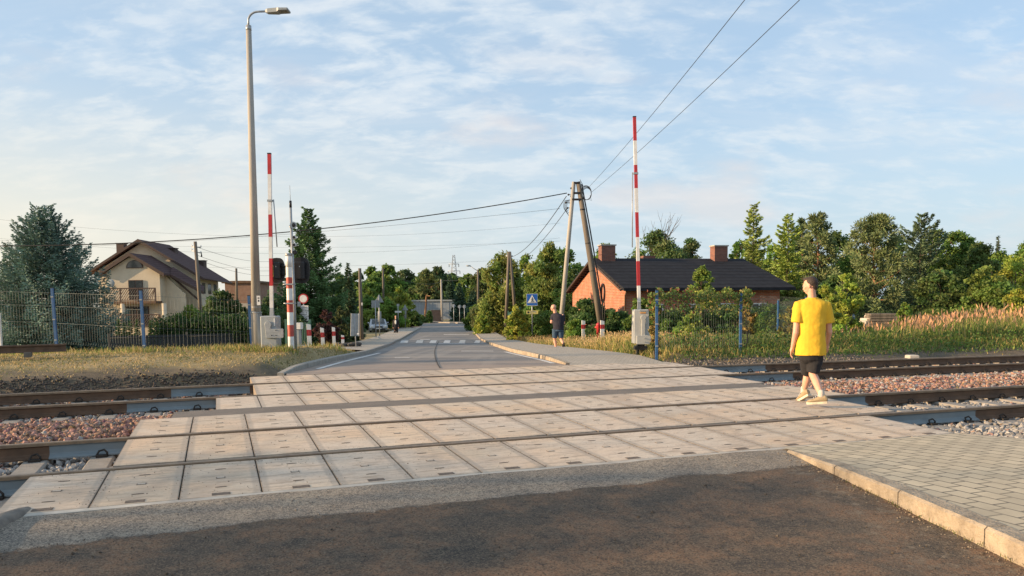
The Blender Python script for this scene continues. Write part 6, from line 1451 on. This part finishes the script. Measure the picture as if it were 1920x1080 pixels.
# ================================================================ people
def remesh(o,vox,sm=4,noise_=None):
    m=o.modifiers.new('remesh','REMESH'); m.mode='VOXEL'; m.voxel_size=vox; m.use_smooth_shade=True
    s=o.modifiers.new('smooth','SMOOTH'); s.iterations=sm; s.factor=.5
    if noise_:
        tx=bpy.data.textures.new('folds','CLOUDS'); tx.noise_scale=noise_[0]; tx.noise_depth=2; d=o.modifiers.new('folds','DISPLACE'); d.texture=tx; d.strength=noise_[1]; d.mid_level=.5
    return o
def ellring(c,rx,ry,rot=0,n=20,tilt=0): 
    cr_,sr_=math.cos(rot),math.sin(rot)
    return [Vector((c[0]+rx*math.cos(a)*cr_-ry*math.sin(a)*sr_,c[1]+rx*math.cos(a)*sr_+ry*math.sin(a)*cr_,c[2]+tilt*math.cos(a))) for a in np.linspace(0,2*math.pi,n,endpoint=False)]
def hand(mb,w_,d,side,s=1.):
    """w_: wrist, d: unit direction of the hand, side: unit direction of the thumb; relaxed, slightly curled"""
    d=Vector(d).normalized(); sd=Vector(side).normalized(); nn=d.cross(sd).normalized()
    mb.cap(w_,Vector(w_)+d*.045*s,.024*s,.030*s,8); palm=Vector(w_)+d*.075*s
    M3=Matrix((sd,d,nn)).transposed(); mb.ell(Vector(w_)+d*.055*s,(.040*s,.052*s,.018*s),12,8,0,M3)
    for k,(off,L) in enumerate(((.030,.075),(.010,.083),(-.010,.077),(-.029,.06))):
        a=Vector(w_)+d*.088*s+sd*off*s; b_=a+d*L*.5*s+nn*.008*s; c=b_+d*L*.35*s+nn*.028*s; mb.cap(a,b_,.0095*s,.0088*s,8); mb.cap(b_,c,.0088*s,.0075*s,8)
    a=Vector(w_)+d*.025*s+sd*.03*s; b_=a+d*.035*s+sd*.028*s+nn*.01*s; c=b_+d*.03*s+sd*.004*s+nn*.012*s; mb.cap(a,b_,.013*s,.011*s,8); mb.cap(b_,c,.011*s,.009*s,8)
def head(mb,c,rz,s=1.,tilt=0):
    """head centre c, facing direction rz measured from +Y counter-clockwise"""
    Q=(Matrix.Rotation(rz,3,'Z')@Matrix.Rotation(tilt,3,'X')); P=lambda x,y,z:Vector(c)+Q@Vector((x*s,y*s,z*s))
    E_=lambda p,r_:mb.ell(P(*p),tuple(a*s for a in r_),16,12,0,Q)
    E_((0,-.012,.025),(.076,.095,.092)); E_((0,.028,-.035),(.058,.062,.070)); E_((0,.045,-.085),(.034,.034,.026)); E_((0,.075,.018),(.050,.020,.016))
    E_((0,.092,-.020),(.010,.013,.021)); E_((0,.097,-.032),(.013,.011,.009)); E_((0,.088,-.058),(.024,.010,.006)); E_((0,.086,-.067),(.021,.010,.006))
    for sx in (-1,1): E_((sx*.077,-.005,-.012),(.009,.020,.031)); E_((sx*.045,.055,-.02),(.022,.024,.022))
    return P,Q
def eyes(P,Q,par,s=1.):
    for sx in (-1,1):
        mb=MB(); mb.ell(P(sx*.031,.083,.004),(.012*s,.008*s,.008*s),10,8,0,Q); e=mb.build('eye',M['white'],par); mb=MB(); mb.ell(P(sx*.031,.090,.004),(.005*s,.003*s,.005*s),8,6,0,Q); mb.build('iris',M['black'],e)
def boy():
    g0=gz(1528,756,.02); s=g0.y/F
    X=lambda px,py,y=0:(( px-1528)*s*(1+y/g0.y), y, (756-py)*s*(1+y/g0.y)+ (1.42*y/g0.y)*-.0)
    o=empty('person',tuple(g0),0,'young man in a yellow t-shirt and black shorts walking away over the slabs','person')
    def J(px,py,y):   # joint from picture position at depth offset y
        q=at(px,py,g0.y+y)-g0; return q
    mb=MB()
    hc=J(1519,535.5,.0); P,Q=head(mb,hc,R(52),1.0,R(-11))
    nk=J(1523,559,.0); sh=J(1522,572,.0)
    mb.cap(hc+Vector((.012,-.02,-.055)),nk+Vector((0,0,-.03)),.051,.060); 
    mb.loft([ellring(J(1523,566,0),.09,.06,-.2),ellring(J(1522,576,.0),.19,.095,-.2),ellring(J(1522,600,0),.165,.105,-.2),ellring(J(1522,632,0),.14,.10,-.25),ellring(J(1521,650,0),.15,.105,-.3),ellring(J(1520,662,0),.12,.10,-.3)],0)
    # arms
    SL=J(1497,574,.03);EL=J(1492,624,-.02);WL=J(1486,651,.06)
    SR=J(1549,575,-.03);ER=J(1555,622,.02);WR=J(1551,646,.16)
    mb.cap(SL,EL,.055,.040);mb.cap(EL,WL,.042,.026);mb.cap(SR,ER,.055,.040);mb.cap(ER,WR,.042,.026)
    hand(mb,WL,(J(1482,668,.10)-WL),(.5,.8,0)); hand(mb,WR,(J(1547,662,.22)-WR),(-.7,.6,0))
    # legs
    HL=J(1513,668,.04);KL=J(1514,702,.24);AL=J(1507,732,.30); HR=J(1530,668,.0);KR=J(1524,702,.02);AR=J(1540,741,-.34)
    mb.cap(HL,KL,.088,.056);mb.cap(KL,KL.lerp(AL,.35)+Vector((0,-.02,0)),.052,.056);mb.cap(KL.lerp(AL,.35)+Vector((0,-.02,0)),AL,.056,.034)
    mb.cap(HR,KR,.088,.056);mb.cap(KR,KR.lerp(AR,.35)+Vector((0,-.02,0)),.054,.057);mb.cap(KR.lerp(AR,.35)+Vector((0,-.02,0)),AR,.057,.035)
    body=mb.build('body',M['skin'],o); remesh(body,.007,3); eyes(P,Q,body)
    # hair: cap on the back and top, short sides
    mb=MB(); mb.ell(P(0,-.026,.036),(.0795,.088,.089),20,14,0,Q); mb.ell(P(0,.030,.096),(.050,.054,.028),14,10,0,Q); mb.ell(P(0,-.058,-.010),(.058,.045,.062),14,10,0,Q)
    h=mb.build('hair',M['hair'],o); remesh(h,.007,2,(.012,.006))
    # t-shirt
    mb=MB()
    rg_=[(1523,557.5,.066,.060),(1523,561,.098,.072),(1522.5,564,.160,.092),(1522,568.5,.212,.106),(1522,579,.220,.116),(1521.5,592,.198,.122),(1521,612,.188,.128),(1520.5,635,.190,.132),(1520.5,652,.198,.138),(1520,666,.204,.142)]
    mb.loft([ellring(J(x,y,0),rx,ry,R(-14),24) for x,y,rx,ry in rg_],0)
    for S_,E_,W_ in ((SL,EL,-1),(SR,ER,1)):
        e=S_.lerp(E_,.62); mb.tube([S_+Vector((-W_*.06,0,.022)),S_+Vector((W_*.002,0,.012)),S_+Vector((W_*.006,0,-.04)),S_.lerp(E_,.35),e],[.070,.073,.074,.076,.082],16)
    t=mb.build('t_shirt',M['yellow'],o); remesh(t,.008,5,(.16,.022)); t.modifiers['folds'].mid_level=.35
    # shorts
    mb=MB(); mb.loft([ellring(J(1520,645,0),.155,.115,-.3,18),ellring(J(1520,664,0),.165,.13,-.3,18),ellring(J(1521,674,.02),.16,.13,-.3,18),ellring(J(1521,680,.05),.12,.11,-.3,18)],0)
    for H_,K_ in ((HL,KL),(HR,KR)): e=H_.lerp(K_,.90); mb.tube([H_+Vector((0,0,.10)),H_.lerp(K_,.4),e],[.105,.100,.086],16)
    t=mb.build('shorts',M['blackcloth'],o); remesh(t,.009,3,(.10,.016))
    # socks and shoes
    def shoe(A,yaw,pitch,nm):
        Qs=Matrix.Rotation(yaw,3,'Z')@Matrix.Rotation(pitch,3,'X'); p_=lambda x,y,z:A+Qs@Vector((x,y,z))
        mb=MB(); mb.cap(A+Vector((0,0,.035)),A+Vector((0,0,-.01)),.041,.043); k=mb.build('sock',M['sock'],o)
        mb=MB(); rings=[]
        for y,w_,z0,z1 in ((-.075,.030,-.085,-.02),(-.05,.040,-.090,.005),(.0,.044,-.092,.01),(.05,.045,-.092,-.018),(.10,.050,-.090,-.038),(.145,.048,-.088,-.048),(.18,.034,-.082,-.060),(.195,.015,-.078,-.068)):
            rings.append([p_(w_*math.cos(a),y,(z0+z1)/2+(z1-z0)/2*math.sin(a)) for a in np.linspace(0,2*math.pi,12,endpoint=False)])
        mb.loft(rings,0); sh_=mb.build('shoe',M['shoe'],o); remesh(sh_,.006,2)
        mb=MB(); out=[(-.034,-.07),(.034,-.07),(.044,-.02),(.042,.05),(.05,.12),(.04,.175),(.0,.20),(-.04,.175),(-.05,.12),(-.042,.05),(-.044,-.02)]
        Q4=Matrix.Translation(A)@Qs.to_4x4(); mb.prism(out,-.115,-.084,0,Q4); mb.build('sole',M['sole'],sh_)
        mb=MB()
        for q in range(3): mb.tube([p_(-.03,.045+.025*q,-.01-.012*q),p_(0,.05+.025*q,-.0-.012*q),p_(.03,.045+.025*q,-.01-.012*q)],.004,5)
        mb.build('laces',M['white'],sh_)
    shoe(AL+Vector((0,0,.0)),R(25),R(-30),'a'); shoe(AR+Vector((0,0,.0)),R(62),R(-6),'b')
boy()
def man2():
    D=29.6; g0=at(1045,656.5,D); o=empty('person',tuple(g0),0,'bald man in a dark t-shirt and denim shorts walking away on the right pavement','person')
    J=lambda px,py,y:at(px,py,D+y)-g0
    mb=MB(); hc=J(1037.5,577,0); P,Q=head(mb,hc,R(75),1.06,R(-6)); nk=J(1041,586,0)
    mb.cap(hc+Vector((.03,-.0,-.05)),nk,.065,.07)
    mb.loft([ellring(J(1042,588,0),.11,.08,-.3),ellring(J(1045,592,0),.22,.12,-.3),ellring(J(1046,604,0),.20,.15,-.3),ellring(J(1046,614,0),.15,.12,-.3),ellring(J(1047,620,0),.12,.10,-.3)],0)
    SL=J(1037,592,.05);EL=J(1034,604,.0);WL=J(1038,606,.28);SR=J(1055,592,-.05);ER=J(1057,606,.05);WR=J(1048,607,.30)
    for a,b_,r0,r1 in ((SL,EL,.065,.052),(EL,WL,.052,.032),(SR,ER,.065,.052),(ER,WR,.052,.032)): mb.cap(a,b_,r0,r1)
    hand(mb,WL,(1,.3,.1),(0,0,1)); hand(mb,WR,(-1,.2,.2),(0,0,1))
    HL=J(1041,620,.0);KL=J(1040,637,.10);AL=J(1042.5,652,.05);HR=J(1051,620,.0);KR=J(1052.5,637,.05);AR=J(1056.5,645,-.30)
    for a,b_,r0,r1 in ((HL,KL,.10,.062),(KL,KL.lerp(AL,.35),.058,.062),(KL.lerp(AL,.35),AL,.062,.038),(HR,KR,.10,.062),(KR,KR.lerp(AR,.4),.058,.062),(KR.lerp(AR,.4),AR,.062,.038)): mb.cap(a,b_,r0,r1)
    b=mb.build('body',M['skin'],o); remesh(b,.010,2); eyes(P,Q,b,1.06)
    mb=MB(); mb.loft([ellring(J(1042,587,0),.09,.08,-.3),ellring(J(1044,589,0),.18,.12,-.3),ellring(J(1045.5,592,0),.25,.15,-.3),ellring(J(1047,603,0),.225,.17,-.3),ellring(J(1047,613,0),.21,.17,-.3),ellring(J(1047.5,618,0),.215,.17,-.3)],0)
    for S_,E_ in ((SL,EL),(SR,ER)): mb.tube([S_+Vector((0,0,.04)),S_.lerp(E_,.3),S_.lerp(E_,.72)],[.085,.085,.08],14)
    t=mb.build('t_shirt',M['navycloth'],o); remesh(t,.012,3,(.15,.02))
    mb=MB(); mb.loft([ellring(J(1047,615,0),.185,.15,-.3),ellring(J(1047,621,0),.19,.155,-.3)],0)
    for H_,K_ in ((HL,KL),(HR,KR)): mb.tube([H_+Vector((0,0,.06)),H_.lerp(K_,.5),H_.lerp(K_,.78)],[.118,.105,.098],14)
    t=mb.build('shorts',M['denim'],o); remesh(t,.012,2,(.1,.012))
    for A,yaw,pitch in ((AL,R(60),R(0)),(AR,R(5),R(-62))):
        Qs=Matrix.Rotation(yaw,3,'Z')@Matrix.Rotation(pitch,3,'X'); mb=MB(); rings=[]
        for y,w_,z0,z1 in ((-.08,.03,-.09,-.02),(-.05,.045,-.095,.02),(.0,.05,-.1,.02),(.08,.052,-.1,-.02),(.15,.05,-.1,-.045),(.2,.02,-.09,-.07)): rings.append([A+Qs@Vector((w_*math.cos(a),y,(z0+z1)/2+(z1-z0)/2*math.sin(a))) for a in np.linspace(0,2*math.pi,10,endpoint=False)])
        mb.loft(rings,0); mb.build('shoe',M['black'],o)
man2()
def woman3():
    D=71; g0=at(742.5,626.5,D); o=empty('person',tuple(g0),0,'distant person in a black coat with a pale shirt on the left pavement','person')
    J=lambda px,py,y:at(px,py,D+y)-g0
    mb=MB(); hc=J(742,593.5,0); P,Q=head(mb,hc,R(180),1.05); mb.cap(hc+Vector((0,0,-.06)),J(742,598,0),.06,.07)
    mb.loft([ellring(J(742,599,0),.1,.08),ellring(J(742,601,0),.2,.11),ellring(J(742,610,0),.17,.12),ellring(J(742,614,0),.18,.12)],0)
    SL=J(738,601,0);EL=J(737,607,0);WL=J(737,613,-.1);SR=J(746,601,0);ER=J(747.5,607,0);WR=J(747.5,613,-.1)
    for a,b_,r0,r1 in ((SL,EL,.06,.05),(EL,WL,.05,.03),(SR,ER,.06,.05),(ER,WR,.05,.03),(J(740,614,0),J(740.3,620,-.05),.1,.07),(J(740.3,620,-.05),J(740.6,625.5,0),.07,.045),(J(744.5,614,0),J(744.6,620,.05),.1,.07),(J(744.6,620,.05),J(744.8,625,.1),.07,.045)): mb.cap(a,b_,r0,r1)
    hand(mb,WL,(0,-.2,-1),(1,0,0)); hand(mb,WR,(0,-.2,-1),(-1,0,0)); b=mb.build('body',M['skin'],o); remesh(b,.014,2); eyes(P,Q,b,1.05)
    mb=MB(); mb.loft([ellring(J(742,598.5,0),.10,.09),ellring(J(742,600.5,0),.24,.13),ellring(J(742,608,0),.22,.15),ellring(J(742,615,0),.25,.16)],0)
    for a,b_ in ((SL,EL),(EL,WL),(SR,ER),(ER,WR)): mb.cap(a,b_,.075,.062)
    t=mb.build('coat',M['blackcloth'],o); remesh(t,.015,2)
    mb=MB(); mb.loft([ellring(J(742,614,0),.2,.14),ellring(J(742,616,0),.2,.14)],0)
    for a,b_ in ((J(740,614,0),J(740.4,624,-.03)),(J(744.5,614,0),J(744.7,624,.06))): mb.tube([a,b_],[.12,.085],12)
    t=mb.build('trousers',M['blackcloth'],o); remesh(t,.015,2)
    mb=MB(); mb.ell(J(741.8,604,-.15),(.085,.03,.2),10,8); mb.build('shirt',M['white'],o)
    mb=MB(); mb.ell(hc+Vector((0,.02,.04)),(.088,.10,.09),12,8); mb.build('hair',M['hair'],o)
    for x in (740.6,744.8): mb=MB(); a=J(x,625.6,-.02 if x<742 else .08); mb.ell(a+Vector((0,-.06,-.02)),(.05,.13,.05),10,6); mb.build('shoe',M['black'],o)
woman3()
# ---- small litter and crumbs of soil on the apron
rg=np.random.default_rng(9); n=2600; u=rg.uniform(-4,5.5,n); v=rg.uniform(2.2,6.3,n); P_=twn(u,v,np.zeros(n)); P_[:,2]=np.interp(v,[0,4,6.4],[-.10,-.085,-.045])+.003
keep=P_[:,0]<2.7; P_=P_[keep];v=v[keep];n=len(P_); dark=(v<5.6)[:,None]
c=np.where(dark,np.array([.085,.065,.045]),np.array([.22,.20,.175]))*rg.uniform(.4,1.7,(n,1)); stones('grit',P_,rg.uniform(.002,.0065,n)*np.where(rg.uniform(size=n)<.04,2.2,1),np.clip(c,.01,.6),rg)
# soil edge behind the far rail at the left, and crumbs beside the kerb
n=5000; u=rg.uniform(-9,.7,n); v=rg.normal(15.95,.25,n); P_=twn(u,v,np.zeros(n)); P_[:,2]=[Hgt(a,b) for a,b in P_[:,:2]]; c=np.array([.055,.043,.034])*rg.uniform(.4,1.6,(n,1)); stones('soil_clods',P_,rg.uniform(.008,.034,n),c,rg)
n=2200; u=rg.uniform(9.5,16,n); v=rg.normal(16.05,.3,n); P_=twn(u,v,np.zeros(n)); P_[:,2]=[Hgt(a,b) for a,b in P_[:,:2]]; c=np.array([.14,.12,.10])*rg.uniform(.4,1.6,(n,1)); stones('soil_clods',P_,rg.uniform(.01,.035,n),c,rg)

# fine grit and sand lying on the slabs, thickest along the joints and the rails
rg=np.random.default_rng(19); n=5200; u=rg.uniform(-1.5,8.6,n); v=rg.uniform(6.45,10.6,n)
uj=np.round((u+.955)/S)*S-.955; k=rg.uniform(size=n)<.45; u=np.where(k,uj+rg.normal(size=n)*.025,u); k2=rg.uniform(size=n)<.25; v=np.where(k2,np.where(rg.uniform(size=n)<.5,R1,R2)+rg.choice([-1,1],n)*rg.uniform(.06,.16,n),v)
ok=((v<R1-.07)&(u>-1.5)&(u<7.6))|((v>R1+.13)&(v<R2-.1)&(u>-.9)&(u<8.3))|((v>R2+.08)&(u>-.9)&(u<8.6)); u,v=u[ok],v[ok]; n=len(u)
P_=twn(u,v,slabz(v)+.001); c=np.array([.20,.15,.11])*rg.uniform(.3,1.7,(n,1)); stones('grit',P_,rg.uniform(.0015,.005,n),np.clip(c,.02,.6),rg)

# soil and sand gathered along the foot of the near kerb
n=650; yy_=rg.uniform(2.5,7.6,n); kx=np.interp(yy_,[-2,1,4,4.8,5.99,6.75,7.2,7.62],[3.05,3.02,2.95,2.92,2.86,2.80,2.76,2.74]); P_=np.stack([kx-.015-np.abs(rg.normal(size=n))*.10,yy_,np.zeros(n)],1); u_,v_=uv(P_[:,0],P_[:,1]); P_[:,2]=np.interp(v_,[0,4,6.4],[-.10,-.085,-.045])+.003
c=np.where((rg.uniform(size=n)<.5)[:,None],np.array([.11,.08,.055]),np.array([.30,.24,.17]))*rg.uniform(.5,1.4,(n,1)); stones('grit',P_,rg.uniform(.002,.007,n),c,rg)
n=260; yy_=rg.uniform(3.,7.4,n); kx=np.interp(yy_,[1,4,4.8,5.99,6.75,7.2,7.62],[3.02,2.95,2.92,2.86,2.80,2.76,2.74]); P_=np.stack([kx-.01-np.abs(rg.normal(size=n))*.02,yy_,np.full(n,-.075)],1); blades('kerb_grass',P_,rg.uniform(.01,.04,n),rg.uniform(.003,.006,n),np.where((rg.uniform(size=n)<.5)[:,None],np.array([.14,.17,.05]),np.array([.30,.24,.11]))*rg.uniform(.6,1.2,(n,1)),rg,.9)
